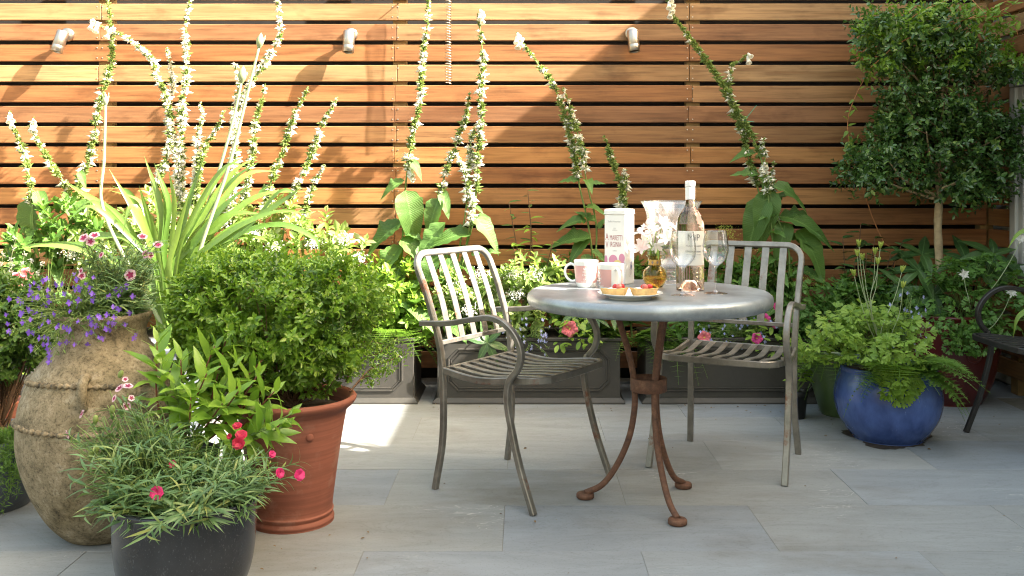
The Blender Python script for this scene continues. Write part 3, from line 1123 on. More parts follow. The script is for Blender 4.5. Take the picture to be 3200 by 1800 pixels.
# hanging wire spiral
t_ = np.linspace(0, 1, 900)
cx = at(1128, 100, 4.97)
zt, zb = 2.22, at(1128, 211, 4.97).z
ang = t_ * 2 * np.pi * 46
rr = .0145 + .002 * np.sin(t_ * 9)
Vp = np.stack([cx.x + rr * np.cos(ang), 4.97 + rr * np.sin(ang), zt + (zb - zt) * t_], -1)
hs = thing('hanging_wire_spiral', 'silver wire spiral hanging down in front of the fence', 'garden ornament', (cx.x, FY, 2.24))
add('spiral', *tube(Vp, .0019, 5), BRUSHED, hs, True)
add('bracket', *join([tube(np.array([(cx.x, FY + .002, 2.24), (cx.x, 4.97, 2.24)]), .004, 6), tube(np.array([(cx.x, 4.97, 2.24), (cx.x, 4.97, 2.215), (cx.x + .0145, 4.97, 2.22)]), .002, 6)]), BRUSHED, hs)

# ------------------------------------------------------------------ table
TX, TY, TZ = .417, 3.214, .705
tb = thing('bistro_table', 'round zinc-topped garden table on three rusty bowed legs', 'table', (TX, TY, 0))
prof = [(0, TZ - .03), (.365, TZ - .03), (.372, TZ - .045), (.390, TZ - .047), (.400, TZ - .040), (.405, TZ - .025), (.402, TZ - .011), (.392, TZ - .002), (.38, TZ), (.25, TZ), (0, TZ)]
add('table_top', *lathe(prof, 96, (TX, TY, 0)), ZINC, tb, True)
rim = []
for a in (167, -72.6, 48.4):
    u = np.array([math.cos(R(a)), math.sin(R(a))])
    pr = [(.120, .674), (.098, .60), (.070, .51), (.052, .43), (.046, .37), (.048, .30), (.066, .21), (.105, .12), (.155, .05), (.213, .018)]
    P = smooth_path(np.array([(TX + u[0] * r, TY + u[1] * r, z) for r, z in pr]), 6)
    lg = add('leg', *tube(P, .0105, 10), RUST, tb, True)
    add('foot_disc', *lathe([(0, 0.0008), (.026, .0008), (.030, .004), (.030, .014), (.027, .018), (.012, .0195), (0, .0195)], 24, (TX + u[0] * .213, TY + u[1] * .213, 0)), RUST, lg, True)
add('collar_ring', *lathe([(.056, .372), (.0605, .374), (.0605, .416), (.056, .418), (.0555, .395), (.056, .372)], 36, (TX, TY, 0)), RUST, tb, True)
add('under_plate', *lathe([(0, .6745), (.14, .6745), (.14, .670), (0, .670)], 32, (TX, TY, 0)), RUST, tb)


# ------------------------------------------------------------------ chairs
def make_chair(label, loc, yaw, mat, src=None):
    t = thing('garden_armchair', label, 'chair', loc, yaw, 'metal armchairs')
    if src is not None:
        for ch in src.children:
            c = ch.copy()
            COL.objects.link(c)
            c.parent = t
        return t
    A = lambda name, geo, smooth=False: add(name, *geo, mat, t, smooth, local=True)
    sw, st = .023, .019
    Y = np.array([0, 1.0, 0])
    for s in (-1, 1):
        # rear leg and back upright, one bent bar
        P = smooth_path(np.array([(-.222, .218 * s, .001), (-.196, .208 * s, .18), (-.197, .207 * s, .40), (-.213, .210 * s, .52), (-.262, .214 * s, .67), (-.300, .216 * s, .755)]), 5)
        A('back_upright', bar(P, Y, sw, st))
        # arm running down into the front leg
        P = [(-.278, .226, .573), (-.15, .236, .584), (-.05, .240, .604), (.03, .242, .617), (.09, .244, .603), (.138, .245, .562), (.159, .246, .512), (.148, .246, .462), (.112, .245, .415), (.104, .245, .35), (.120, .246, .27), (.155, .248, .145), (.210, .250, .001)]
        P = smooth_path(np.array([(a, b * s, c) for a, b, c in P]), 5)
        A('arm_and_front_leg', bar(P, Y, sw, st))
    # top rail with round corners
    r = .062
    pts = []
    lean = np.array([-.39, 0, .92])
    for a in np.linspace(180, 90, 8):
        pts.append((0.216 - r + r * -math.cos(R(a)) * 1 if False else -(.216 - r) + r * math.cos(R(a)), r * math.sin(R(a))))
    for a in np.linspace(90, 0, 8):
        pts.append(((.216 - r) + r * math.cos(R(a)), r * math.sin(R(a))))
    P = np.array([(-.300 + lean[0] * h, y, .755 + lean[2] * h) for y, h in pts])
    A('top_rail', bar(P, np.array([.92, 0, .39]), st, sw))
    lo = np.array([(-.216, -.199, .505), (-.216, .199, .505)])
    A('lower_back_rail', bar(lo, np.array([1.0, 0, 0]), .012, .016, .002))
    ytop = np.linspace(-.142, .142, 5)
    for y in ytop:
        P = smooth_path(np.array([(-.2165, y, .512), (-.252, y, .64), (-.300, y, .757), (-.3195, y, .802)]), 4)
        A('back_slat', bar(P, Y, .030, .0045, .0012))
    # dished seat
    sz = lambda x: .425 - .022 * math.exp(-((x + .03) / .14) ** 2) + .0 * x
    fr_ = [(-.186, -.214)]
    side = [(x, -.220) for x in np.linspace(-.10, .14, 5)]
    corner = [(.15 + .07 * math.sin(R(a)), -.15 - .07 * math.cos(R(a))) for a in np.linspace(0, 90, 6)]
    half = fr_ + side + corner
    pts = half + [(.226, 0)] + [(x, -y) for x, y in reversed(half)]
    P = smooth_path(np.array([(x, y, sz(x) - .004) for x, y in pts]), 3)
    A('seat_rim', bar(P, np.array([0, 0, 1.0]), .024, .012))
    A('seat_back_rail', bar(np.array([(-.186, -.196, sz(-.186) - .004), (-.186, .196, sz(-.186) - .004)]), np.array([0, 0, 1.0]), .022, .010, .002))
    for y in np.linspace(-.168, .168, 7):
        xe = .214 if abs(y) < .13 else .198
        P = np.array([(x, y, sz(x) + .004) for x in np.linspace(-.180, xe, 9)])
        A('seat_slat', bar(P, Y, .025, .0045, .0012))
    for s in (-1, 1):
        A('seat_bolt', lathe([(0, .012), (.006, .011), (.007, .006), (.007, 0), (0, 0)], 8, (.122, .226 * s, .425)))
    return t


c1 = make_chair('worn grey metal armchair with sunlit white-hot back, beside the table', (0, 3.417, 0), math.atan2(-.563, .827), STEEL)
make_chair('worn grey metal armchair behind the table, facing the viewer', (.786, 3.69, 0), math.atan2(-.897, -.443), STEEL, c1)
c3 = make_chair('dark metal armchair cut off by the picture edge, beside the red pot', (2.112, 3.885, 0), R(183), DARKSTEEL)

# ------------------------------------------------------------------ things on the table
def text_geo(body, size, depth=0.0002, cond=1.0):
    """lettering in the XZ plane, centred, facing -Y"""
    cu = bpy.data.curves.new('lettering', 'FONT')
    cu.body = body
    cu.size = size
    cu.align_x = 'CENTER'
    cu.align_y = 'CENTER'
    cu.extrude = depth
    cu.resolution_u = 2
    ob = bpy.data.objects.new('lettering', cu)
    COL.objects.link(ob)
    dg = bpy.context.evaluated_depsgraph_get()
    me = bpy.data.meshes.new_from_object(ob.evaluated_get(dg))
    V = np.array([v.co[:] for v in me.vertices])
    Fc = [list(p.vertices) for p in me.polygons]
    bpy.data.objects.remove(ob)
    bpy.data.curves.remove(cu)
    bpy.data.meshes.remove(me)
    return np.stack([V[:, 0] * cond, -V[:, 2], V[:, 1]], -1), Fc


def wrap(geo, r, a0, lift=.0004):
    """bend flat lettering round an upright cylinder, centred on angle a0"""
    V, Fc = geo
    a = a0 + V[:, 0] / r
    rr = r + lift - V[:, 1]
    return np.stack([rr * np.cos(a), rr * np.sin(a), V[:, 2]], -1), Fc


# --- mugs
MUGP = [(0, .006), (.026, .006), (.027, 0), (.030, 0), (.0335, .006), (.0375, .022), (.0405, .050), (.0425, .078), (.0435, .090), (.0425, .0915), (.0405, .090), (.0385, .060), (.033, .014), (.02, .010), (0, .010)]


def mug(label, x, y, ha, ta, words):
    t = thing('mug', label, 'mug', (x, y, TZ), 0, 'pink mugs')
    P = prof_smooth(MUGP, 3)
    add('cup', *lathe(P, 56, (x, y, TZ)), WHITEP, t, True)
    band = [(.0338, .0105), (.0366, .019), (.0391, .034), (.0408, .050), (.0421, .068), (.0426, .0755)]
    sleeve = [(r + .0006, z) for r, z in band]
    # printed pink wrap with a gap at the handle
    n = 60
    gap = .36
    aa = np.linspace(ha + gap, ha + 2 * np.pi - gap, n)
    V, Fc = [], []
    for r, z in sleeve:
        V += [(x + r * math.cos(a), y + r * math.sin(a), TZ + z) for a in aa]
    m_ = len(sleeve)
    for i in range(m_ - 1):
        for j in range(n - 1):
            Fc.append([i * n + j, i * n + j + 1, (i + 1) * n + j + 1, (i + 1) * n + j])
    wrap_o = add('pink_wrap', V, Fc, PINKP, t, True)
    hp = [(.040, .074), (.054, .079), (.069, .070), (.074, .052), (.068, .033), (.052, .020), (.038, .022)]
    P = smooth_path(np.array([(x + r * math.cos(ha), y + r * math.sin(ha), TZ + z) for r, z in hp]), 6)
    add('handle', *bar(P, (-math.sin(ha), math.cos(ha), 0), .012, .0085, .0035), WHITEP, t, True)
    if words:
        for s, z, sz in (('KEEP', .054, .0105), ('CALM', .044, .0105), ('AND', .037, .004), ('EAT', .029, .0095), ('CUPCAKES', .0195, .0078)):
            g = text_geo(s, sz, cond=.92)
            r = np.interp(z, [b[1] for b in band], [b[0] for b in band]) + .0012
            V, Fc = wrap(g, r, ta)
            add('lettering', V + np.array([x, y, TZ + z]), Fc, WHITEP, t)
        # small crown above the words
        cg = np.array([(-.006, 0, 0), (.006, 0, 0), (.008, 0, .008), (.0035, 0, .004), (0, 0, .0095), (-.0035, 0, .004), (-.008, 0, .008)])
        V, Fc = wrap((cg, [[0, 1, 3, 5], [1, 2, 3], [3, 4, 5], [5, 6, 0]]), .0428, ta)
        add('crown_print', V + np.array([x, y, TZ + .061]), Fc, WHITEP, t)


mug('pink mug lettered in white, its handle pointing away from the tin', .218, 3.335, R(172), R(-97), True)
mug('pink mug with its handle towards the viewer, behind the tarts', .289, 3.19, R(-72), R(-160), True)

# --- plate and tarts
px_, py_ = .333, 3.01
pl = add('plate', *lathe(prof_smooth([(0, .003), (.058, .003), (.062, 0), (.066, 0), (.069, .004), (.088, .011), (.1005, .0165), (.1015, .018), (.1, .0185), (.086, .0135), (.066, .0065), (.03, .006), (0, .006)], 3), 72, (px_, py_, TZ)), WHITEP, None, True, base=(px_, py_, TZ))
tag(pl, 'white china plate holding two halves of tart', 'plate')


def tart(label, cx, cy, rot, seed):
    z0 = TZ + .0072
    t = thing('tart_half', label, 'tart', (cx, cy, z0), 0, 'tart halves')
    n = 20
    aa = np.linspace(0, math.pi, n)
    M = Matrix.Translation((cx, cy, z0)) @ Matrix.Rotation(rot, 4, 'Z')
    rs = np.random.default_rng(seed)
    # crust: curved outer wall with a fluted lip, a floor and open cut side
    sec = [(.036, 0), (.0385, .004), (.0445, .021), (.0455, .0235), (.0435, .0245), (.041, .021), (.0345, .007)]
    V, Fc = [], []
    for i, a in enumerate(aa):
        fl = 1 + .012 * math.sin(a * 26) + rs.normal(0, .006)
        for r, z in sec:
            V.append((r * fl * math.cos(a), r * fl * math.sin(a) - .018, z + (rs.normal(0, .0006) if z > .01 else 0)))
    k = len(sec)
    for i in range(n - 1):
        for j in range(k - 1):
            Fc.append([i * k + j, i * k + j + 1, (i + 1) * k + j + 1, (i + 1) * k + j])
    Fc.append(list(range(k - 1, -1, -1)))
    Fc.append(list(range((n - 1) * k, n * k)))
    b0 = len(V)
    for z in (0, .007):
        V.append((0, -.018, z))
        for a in aa:
            rr = .036 if z == 0 else .0345
            V.append((rr * math.cos(a), rr * math.sin(a) - .018, z))
    for i in range(n - 1):
        Fc.append([b0, b0 + 2 + i, b0 + 1 + i])
        Fc.append([b0 + n + 1, b0 + n + 2 + i, b0 + n + 3 + i])
    Fc.append([b0 + 1, b0 + n + 2, b0 + n + 1, b0])
    Fc.append([b0, b0 + n + 1, b0 + 2 * n + 1, b0 + n])
    add('crust', *xf((np.array(V), Fc), M), PASTRY, t)
    V, Fc = [(0, -.0175, .0225)], []
    for q, (f, z) in enumerate(((.35, .024), (.7, .0215), (1.0, .0165))):
        for a in aa:
            V.append((.0405 * f * math.cos(a), .0405 * f * math.sin(a) - .0178, z + rs.normal(0, .0012)))
    for i in range(n - 1):
        Fc.append([0, 1 + i, 2 + i])
        for q in range(2):
            Fc.append([1 + q * n + i, 1 + (q + 1) * n + i, 2 + (q + 1) * n + i, 2 + q * n + i])
    b0 = len(V)
    for a in aa[[0, -1]]:
        V.append((.036 * math.cos(a), -.0178, .0072))
    Fc.append([b0 + 1, b0, 1 + 2 * n, 1 + n, 1, 0])
    Fc.append([b0 + 1, 0, n, 2 * n, 3 * n])
    add('cream', *xf((np.array(V), Fc), M), CREAM, t, True)
    for q in range(3):
        bx, by = ((-.018, .004), (.002, -.001), (-.004, .012))[q]
        g = lathe(prof_smooth([(0, 0), (.0072, .002), (.0092, .007), (.007, .014), (.0025, .019), (0, .0195)], 3), 14)
        MM = M @ Matrix.Translation((bx, by, .0285 if q != 1 else .027)) @ Matrix.Rotation(rs.uniform(0, 6), 4, 'Z') @ Matrix.Rotation(R(70 + 20 * q), 4, 'X') @ Matrix.Translation((0, 0, -.009))
        add('strawberry', *xf(g, MM), BERRY if q != 2 else BERRYIN, t, True)


tart('half tart with three strawberries, beside the mugs', px_ - .043, py_ + .002, R(200), 3)
tart('half tart with cut strawberries, below the amber vase', px_ + .043, py_ + .001, R(172), 8)

# --- tin
tin_c = Vector((.344, 3.455, TZ))
ang = math.atan2(.04, -.069) - math.pi      # the lettered face runs to the left and away
Mt = Matrix.Translation(tin_c) @ Matrix.Rotation(ang, 4, 'Z')
tin = thing('biscuit_tin', 'tall square white biscuit tin with pink lettering', 'tin', tin_c, ang)
A = lambda n_, geo, m_, sm=False: add(n_, *geo, m_, tin, sm, local=True)
A('body', box(-.040, .040, -.040, .040, 0, .247, .003), TINW)
A('lid', join([box(-.0415, .0415, -.0415, .0415, .2475, .266, .004), box(-.0425, .0425, -.0425, .0425, .2472, .2505, .001)]), TINW)


def on_front(V, x, z, lift=.0006):
    return np.asarray(V) + np.array([x, -.040 - lift, z])


def disc(rx, rz, n=28):
    a = np.linspace(0, 2 * np.pi, n, endpoint=False)
    V = np.stack([rx * np.cos(a), np.zeros(n), rz * np.sin(a)], -1)
    return V, [list(range(n))]


for s, x, z, sz, cond, m_ in (('A', -.0300, .1665, .036, .50, PRINTP), ('MARETTI', .0055, .1640, .0265, .47, PRINTP), ('V', -.0300, .1385, .034, .50, PRINTP), ('IRGINIA', .003, .1405, .0265, .47, PRINTP),
                              ('Soffici Amaretti', -.002, .222, .0085, .9, PRINTG), ('antica', 0, .199, .0045, .9, PRINTG), ('tradizione', 0, .192, .0055, .9, PRINTG), ('Soffici', 0, .119, .0085, .8, PRINTG)):
    V, Fc = text_geo(s, sz, cond=cond)
    A('lettering', (on_front(V, x, z), Fc), m_)
for x, z, rx, rz, m_, lf in ((-.006, .086, .0165, .0185, PRINTM, .0006), (-.034, .084, .0058, .018, PRINTM, .0006), (.0275, .094, .0115, .0155, PRINTM, .0009), (.026, .075, .011, .013, PRINTM, .0012), (.0115, .0705, .0165, .0165, PRINTY, .0016)):
    V, Fc = disc(rx, rz)
    A('fruit_print', (on_front(V, x, z, lf), Fc), m_)
# crest on the side face
def ring(rx, rz, w, n=28):
    a = np.linspace(0, 2 * np.pi, n, endpoint=False)
    V = np.concatenate([np.stack([rx * np.cos(a), 0 * a, rz * np.sin(a)], -1), np.stack([(rx - w) * np.cos(a), 0 * a, (rz - w) * np.sin(a)], -1)])
    return V, [[i, (i + 1) % n, n + (i + 1) % n, n + i] for i in range(n)]
crest = []
for geo, x, z in ((ring(.0075, .0115, .0022), 0, 0), (disc(.0035, .006), 0, 0), (disc(.0018, .0018, 10), 0, .0165), (disc(.0014, .0014, 10), -.006, .0155), (disc(.0014, .0014, 10), .006, .0155), (disc(.0007, .004, 8), 0, .021), (disc(.007, .0014, 10), 0, .0132)):
    crest.append((geo[0] + np.array([x, 0, z]), geo[1]))
V, Fc = join(crest)
Ms = Matrix.Rotation(R(90), 4, 'Z') @ Matrix.Translation((.012, -.0407, .062))
A('crest_print', xf((V, Fc), Ms), PRINTB)
rs = np.random.default_rng(4)
sw_ = []
for k in range(9):
    g = ring(.0045 + rs.uniform(0, .003), .0045 + rs.uniform(0, .003), .0009, 16)
    sw_.append((g[0] + np.array([-.012 + rs.uniform(-.006, .010), -.0001 * k, -.004 - k * .0035]), g[1]))
V, Fc = join(sw_)
A('scroll_print', xf((V, Fc), Ms), PRINTG)

# --- amber vase and its flowers
vx, vy = .4525, 3.325
vp = prof_smooth([(0, 0), (.020, .0), (.030, .006), (.0405, .026), (.0420, .042), (.036, .060), (.024, .071), (.0205, .076), (.0195, .090), (.021, .100), (.031, .108), (.0325, .1095), (.030, .109), (.0185, .099), (.017, .088), (.017, .077), (.020, .072), (.033, .059), (.039, .042), (.0375, .026), (.028, .009), (.018, .004), (0, .004)], 3)
vs = thing('bud_vase', 'small round amber glass vase with a gilt collar', 'vase', (vx, vy, TZ))
V, Fc = lathe(vp, 48, (vx, vy, TZ))
ring_i = np.arange(len(V)) // 48
aa_ = np.arctan2(V[:, 1] - vy, V[:, 0] - vx)
add('glass', V, Fc, AMBER, vs, True)
add('collar', *lathe([(.0215, .077), (.0222, .0785), (.0222, .0945), (.0215, .096)], 40, (vx, vy, TZ)), GILT, vs, True)
dia = []
for k in range(8):
    a = k * math.pi / 4 + .3
    q = np.array([(0, 0, .006), (.0045, 0, 0), (0, 0, -.006), (-.0045, 0, 0)])
    V, Fc = wrap((q, [[0, 1, 2, 3]]), .0222, a, .0004)
    dia.append((V + np.array([vx, vy, TZ + .0865]), Fc))
add('collar_pattern', *join(dia), PRINTK, vs)
add('water', *lathe([(0, .0046), (.0175, .0046), (.0272, .0095), (.0366, .0262), (.0374, .036), (0, .036)], 32, (vx, vy, TZ)), WATER, vs, True)

bq = thing('alstroemeria_bunch', 'bunch of blush pink lilies in the amber vase', 'flowers', (vx, vy, TZ + .1))
rs = np.random.default_rng(21)
PET = {}
for nm, m_ in (('a', P_BLUSH), ('b', P_WHITE)):
    PET[nm] = m_


def lily_geo(rs, r=.034):
    parts = []
    for k in range(6):
        W = .019 if k % 2 == 0 else .014
        g = leaf_geo(r, W, 'petal', 5, .22, .35, .02, rs, 1.6)
        a = k * math.pi / 3
        d = np.array([math.cos(a) * .85, math.sin(a) * .85, .75])
        x, y, z = frames(np.array([d]), np.array([0, 0, 1.0]))
        M = np.stack([x[0], y[0], z[0]], 1)
        parts.append((g[0] @ M.T, g[1]))
    V, Fc = join(parts)
    return V, Fc


lil_me = [mesh_np('flower', *lily_geo(np.random.default_rng(s), .036), P_BLUSH if s % 3 else P_WHITE, True) for s in range(5)]
heads = [(1650, 610, 3.17), (1625, 590, 3.2), (1672, 585, 3.2), (1693, 590, 3.22), (1650, 575, 3.22), (1618, 612, 3.2), (1705, 605, 3.16), (1635, 565, 3.26), (1668, 560, 3.25), (1688, 565, 3.26), (1612, 578, 3.25), (1610, 622, 3.17), (1708, 575, 3.24), (1660, 595, 3.3), (1630, 600, 3.3), (1685, 600, 3.15), (1652, 555, 3.3)]
stems = []
mouth = np.array([vx, vy, TZ + .10])
for i, (hx, hy, hz) in enumerate(heads):
    p = np.array(at(hx, hy, hz + .09))
    d = p - np.array([vx, vy, TZ + .115])
    d = nrm(d + np.array([0, -.02, .02]))
    place('flower', lil_me[i % 5], bq, p - d * .012, d + np.array([0, 0, 0]), rs.normal(0, 1, 3), rs.uniform(.85, 1.1)) if False else None
    x, y, z = frames(np.array([rs.normal(0, 1, 3)]), d)
    M = Matrix.Identity(4)
    s_ = rs.uniform(.85, 1.12)
    for k in range(3):
        M[k][0], M[k][1], M[k][2], M[k][3] = x[0][k] * s_, y[0][k] * s_, z[0][k] * s_, p[k] - d[k] * .012
    o = link('flower', lil_me[i % 5], bq, False, M)
    j = rs.normal(0, .008, 2)
    stems.append(tube(smooth_path(np.array([mouth + np.array([j[0], j[1], -.06]), mouth + np.array([j[0], j[1], .005]), mouth * .45 + p * .55 + np.array([0, 0, .006]), p - d * .012]), 4), .0016, 5))
tag(add('stems', *join(stems), GSTEM, bq, True), kind='stuff')
lf = mesh_np('leaf', *leaf_geo(1, .22, 'lance', 6, .35, .2), L_SHRUB, True)
for i in range(16):
    a = rs.uniform(0, 6.28)
    d = np.array([math.cos(a), math.sin(a), rs.uniform(-.5, .6)])
    p = mouth + np.array([math.cos(a) * .017, math.sin(a) * .017, rs.uniform(.012, .05)])
    place('leaf', lf, bq, p, d, (0, 0, 1), rs.uniform(.04, .062))

# --- hurricane vase
hx_, hy_ = .529, 3.455
hp = prof_smooth([(0, .004), (.050, .003), (.060, 0), (.0625, .004), (.055, .012), (.050, .020), (.056, .026), (.052, .034), (.057, .041), (.053, .049), (.060, .058), (.078, .075), (.0845, .105), (.0845, .17), (.0855, .225), (.090, .255), (.101, .280), (.109, .2935)], 3)
hv = thing('hurricane_vase', 'large flared clear glass vase behind the bottle', 'vase', (hx_, hy_, TZ))
add('glass_wall', *lathe(hp, 64, (hx_, hy_, TZ)), SUNHAZE, hv, True)
add('rim_bead', *tube(np.array([(hx_ + .109 * math.cos(a), hy_ + .109 * math.sin(a), TZ + .294) for a in np.linspace(0, 2 * np.pi, 65)]), .0016, 6, False), mat_glass('rim_glass', (1, 1, 1), 1.45), hv, True)
add('inner_wall', *lathe(prof_smooth([(0, .062), (.05, .064), (.074, .078), (.0805, .105), (.0805, .17), (.082, .225), (.0865, .255), (.0975, .280), (.106, .293)], 3), 64, (hx_, hy_, TZ)), THIN, hv, True)

# --- wine bottle
bx_, by_ = .557, 3.225
bp = prof_smooth([(0, .036), (.012, .035), (.022, .022), (.031, .005), (.038, 0), (.0435, .003), (.0462, .010), (.0463, .10), (.0463, .205), (.0445, .228), (.036, .252), (.024, .270), (.0165, .284), (.0148, .300), (.0148, .345), (.0148, .3455)], 4)
bo = thing('wine_bottle', 'rose wine bottle with cream label and white capsule', 'bottle', (bx_, by_, TZ))
add('glass', *lathe(bp, 64, (bx_, by_, TZ), cap1=True), ROSE, bo, True)
add('capsule', *lathe(prof_smooth([(.0155, .3035), (.0158, .306), (.0160, .345), (.0165, .347), (.0168, .360), (.0160, .3645), (.010, .3655), (0, .3655)], 3), 40, (bx_, by_, TZ)), CAPSULE, bo, True)
la = -math.pi / 2 + .08
n = 40
aa = np.linspace(la - 1.25, la + 1.05, n)
V = [(bx_ + .0467 * math.cos(a), by_ + .0467 * math.sin(a), TZ + z) for z in (.087, .2) for a in aa]
lab = add('label', V, [[j, j + 1, n + j + 1, n + j] for j in range(n - 1)], PAPER, bo, True)
for s, z, sz, cond, m_ in (('MiP', .178, .030, 1.0, PRINTK), ('Made in Provence', .151, .0085, .85, PRINTK), ('CÔTES DE PROVENCE', .132, .0062, .9, PRINTK), ('APPELLATION CÔTES DE PROVENCE', .1225, .0034, .9, PRINTG), ('PROTEGEE', .1175, .0034, .9, PRINTG), ('ROSE', .106, .004, 1, PRINTG)):
    g = text_geo(s, sz, cond=cond)
    V, Fc = wrap(g, .0467, la + .02, .0006)
    add('lettering', V + np.array([bx_, by_, TZ + z]), Fc, m_, bo)

# --- wine glasses
GP = prof_smooth([(0, .0018), (.012, .0022), (.030, .0012), (.0375, 0), (.0378, .0012), (.030, .003), (.012, .006), (.005, .012), (.0036, .03), (.0036, .06), (.0046, .080), (.010, .090), (.025, .102), (.0375, .120), (.0418, .140), (.0405, .165), (.0352, .200), (.0346, .203)], 4)
GI = prof_smooth([(0, .0905), (.010, .0925), (.024, .1035), (.0365, .121), (.0408, .140), (.0397, .165), (.0345, .200), (.0346, .203)], 4)
for gx, gy, lb in ((.508, 3.078, 'empty wine glass standing in front of the bottle'), (.624, 3.135, 'empty wine glass beside the bottle, before the chair back')):
    g = thing('wine_glass', lb, 'wine glass', (gx, gy, TZ), 0, 'wine glasses')
    k = int(np.argmin(np.abs(GP[:, 1] - .0895)[10:])) + 10
    add('bowl', *lathe(GP[k:], 48, (gx, gy, TZ)), THIN, g, True)
    add('bowl_lining', *lathe(GI, 48, (gx, gy, TZ)), THIN, g, True)
    add('stem_and_foot', *lathe(list(GP[:k + 1]) + [(0, .0905)], 40, (gx, gy, TZ)), THIN, g, True)

# ------------------------------------------------------------------ pots
def soil_disc(parent, c, r, z, seed=1):
    rs = np.random.default_rng(seed)
    V = [(c[0], c[1], z + .008)]
    n = 24
    for q in (.4, .75, 1.0):
        V += [(c[0] + r * q * math.cos(i * 2 * math.pi / n), c[1] + r * q * math.sin(i * 2 * math.pi / n), z + .008 * (1 - q) + rs.normal(0, .003)) for i in range(n)]
    Fc = [[0, 1 + i, 1 + (i + 1) % n] for i in range(n)]
    for q in range(2):
        Fc += [[1 + q * n + i, 1 + (q + 1) * n + i, 1 + (q + 1) * n + (i + 1) % n, 1 + q * n + (i + 1) % n] for i in range(n)]
    tag(add('soil', V, Fc, SOIL, parent, True), kind='stuff')


# clay jar
JX, JY = -1.271, 2.93
jar = thing('clay_jar', 'huge weathered clay jar with rope bands and small handles', 'jar', (JX, JY, 0))
jp = prof_smooth([(0, .0), (.085, .0), (.115, .012), (.165, .07), (.212, .165), (.236, .25), (.2425, .32), (.235, .40), (.210, .475), (.170, .535), (.136, .572), (.121, .600), (.122, .628), (.134, .652), (.138, .664), (.134, .672), (.122, .668), (.110, .64), (.108, .60), (.13, .56), (.15, .52)], 4)
add('body', *lathe(jp, 72, (JX, JY, 0), wob=.006, seed=3), JAR, jar, True)
rs = np.random.default_rng(9)


def rope(z, r, ri=.0068):
    P = []
    n = 320
    a = np.linspace(0, 2 * np.pi, n)
    P = np.stack([JX + r * np.cos(a), JY + r * np.sin(a), z + .004 * np.sin(a * 3 + z * 40)], -1)
    rad = ri * (1.05 + .42 * np.sin(np.arange(n) * 1.26) + rs.normal(0, .12, n))
    return tube(P, rad, 7, False)


add('rope_band', *rope(.485, .2065), ROPE, jar, True)
add('rope_band', *rope(.36, .2415, .0060), ROPE, jar, True)
for a in (R(-80), R(100)):
    hp_ = [(.188, .508), (.214, .512), (.236, .498), (.243, .472), (.236, .445), (.222, .428)]
    P = smooth_path(np.array([(JX + r * math.cos(a), JY + r * math.sin(a), z) for r, z in hp_]), 4)
    add('handle', *tube(P, .0135, 8), JAR, jar, True)
soil_disc(jar, (JX, JY), .116, .625, 2)

# terracotta pot
TPX, TPY = -.728, 3.05
tp = thing('terracotta_pot', 'tall plain terracotta pot with rolled rim, holding the clipped box', 'pot', (TPX, TPY, 0))
pp = prof_smooth([(0, 0), (.118, 0), (.127, .004), (.130, .012), (.127, .019), (.124, .024), (.127, .030), (.128, .037), (.1245, .042), (.128, .08), (.147, .22), (.166, .335), (.172, .352), (.188, .366), (.197, .378), (.199, .386), (.194, .394), (.184, .393), (.174, .382), (.165, .36), (.16, .33), (.15, .28)], 3)
add('body', *lathe(pp, 80, (TPX, TPY, 0), wob=.002), TERRA, tp, True)
a = R(-58)
add('boss', *xf(lathe(prof_smooth([(.0125, 0), (.0115, .004), (.008, .0075), (0, .009)], 3), 20), Matrix.Translation((TPX + .158 * math.cos(a), TPY + .158 * math.sin(a), .295)) @ Matrix.Rotation(a, 4, 'Z') @ Matrix.Rotation(R(90 + 8), 4, 'Y')), TERRA, tp, True)
soil_disc(tp, (TPX, TPY), .166, .352, 3)

# black glazed pot
BPX, BPY = -.856, 2.45
bpot = thing('black_glazed_pot', 'black glazed bowl pot speckled grey, full of dianthus', 'pot', (BPX, BPY, 0))
pp = prof_smooth([(0, 0), (.105, 0), (.120, .006), (.142, .035), (.163, .09), (.172, .15), (.1745, .21), (.176, .243), (.181, .256), (.1865, .264), (.1865, .270), (.180, .274), (.168, .272), (.161, .262), (.160, .22), (.155, .17)], 4)
add('body', *lathe(pp, 80, (BPX, BPY, 0), wob=.002), BLACKG, bpot, True)
soil_disc(bpot, (BPX, BPY), .161, .238, 4)

# hidden nursery pot of the lime shrub
SPX, SPY = -.975, 2.755
sp = thing('nursery_pot', 'black plastic nursery pot tucked between jar and black bowl, holding the lime shrub', 'pot', (SPX, SPY, 0))
add('body', *lathe([(0, 0), (.076, 0), (.080, .005), (.098, .278), (.104, .280), (.105, .300), (.100, .302), (.096, .296), (.093, .25)], 40, (SPX, SPY, 0)), BLACKP, sp, True)
soil_disc(sp, (SPX, SPY), .094, .275, 5)
add('plant_tag', *xf(box(-.016, .016, -.001, .001, 0, .075, .0008), Matrix.Translation((SPX + .035, SPY - .055, .272)) @ Matrix.Rotation(R(-8), 4, 'Y') @ Matrix.Rotation(R(18), 4, 'X')), LABELM, sp)

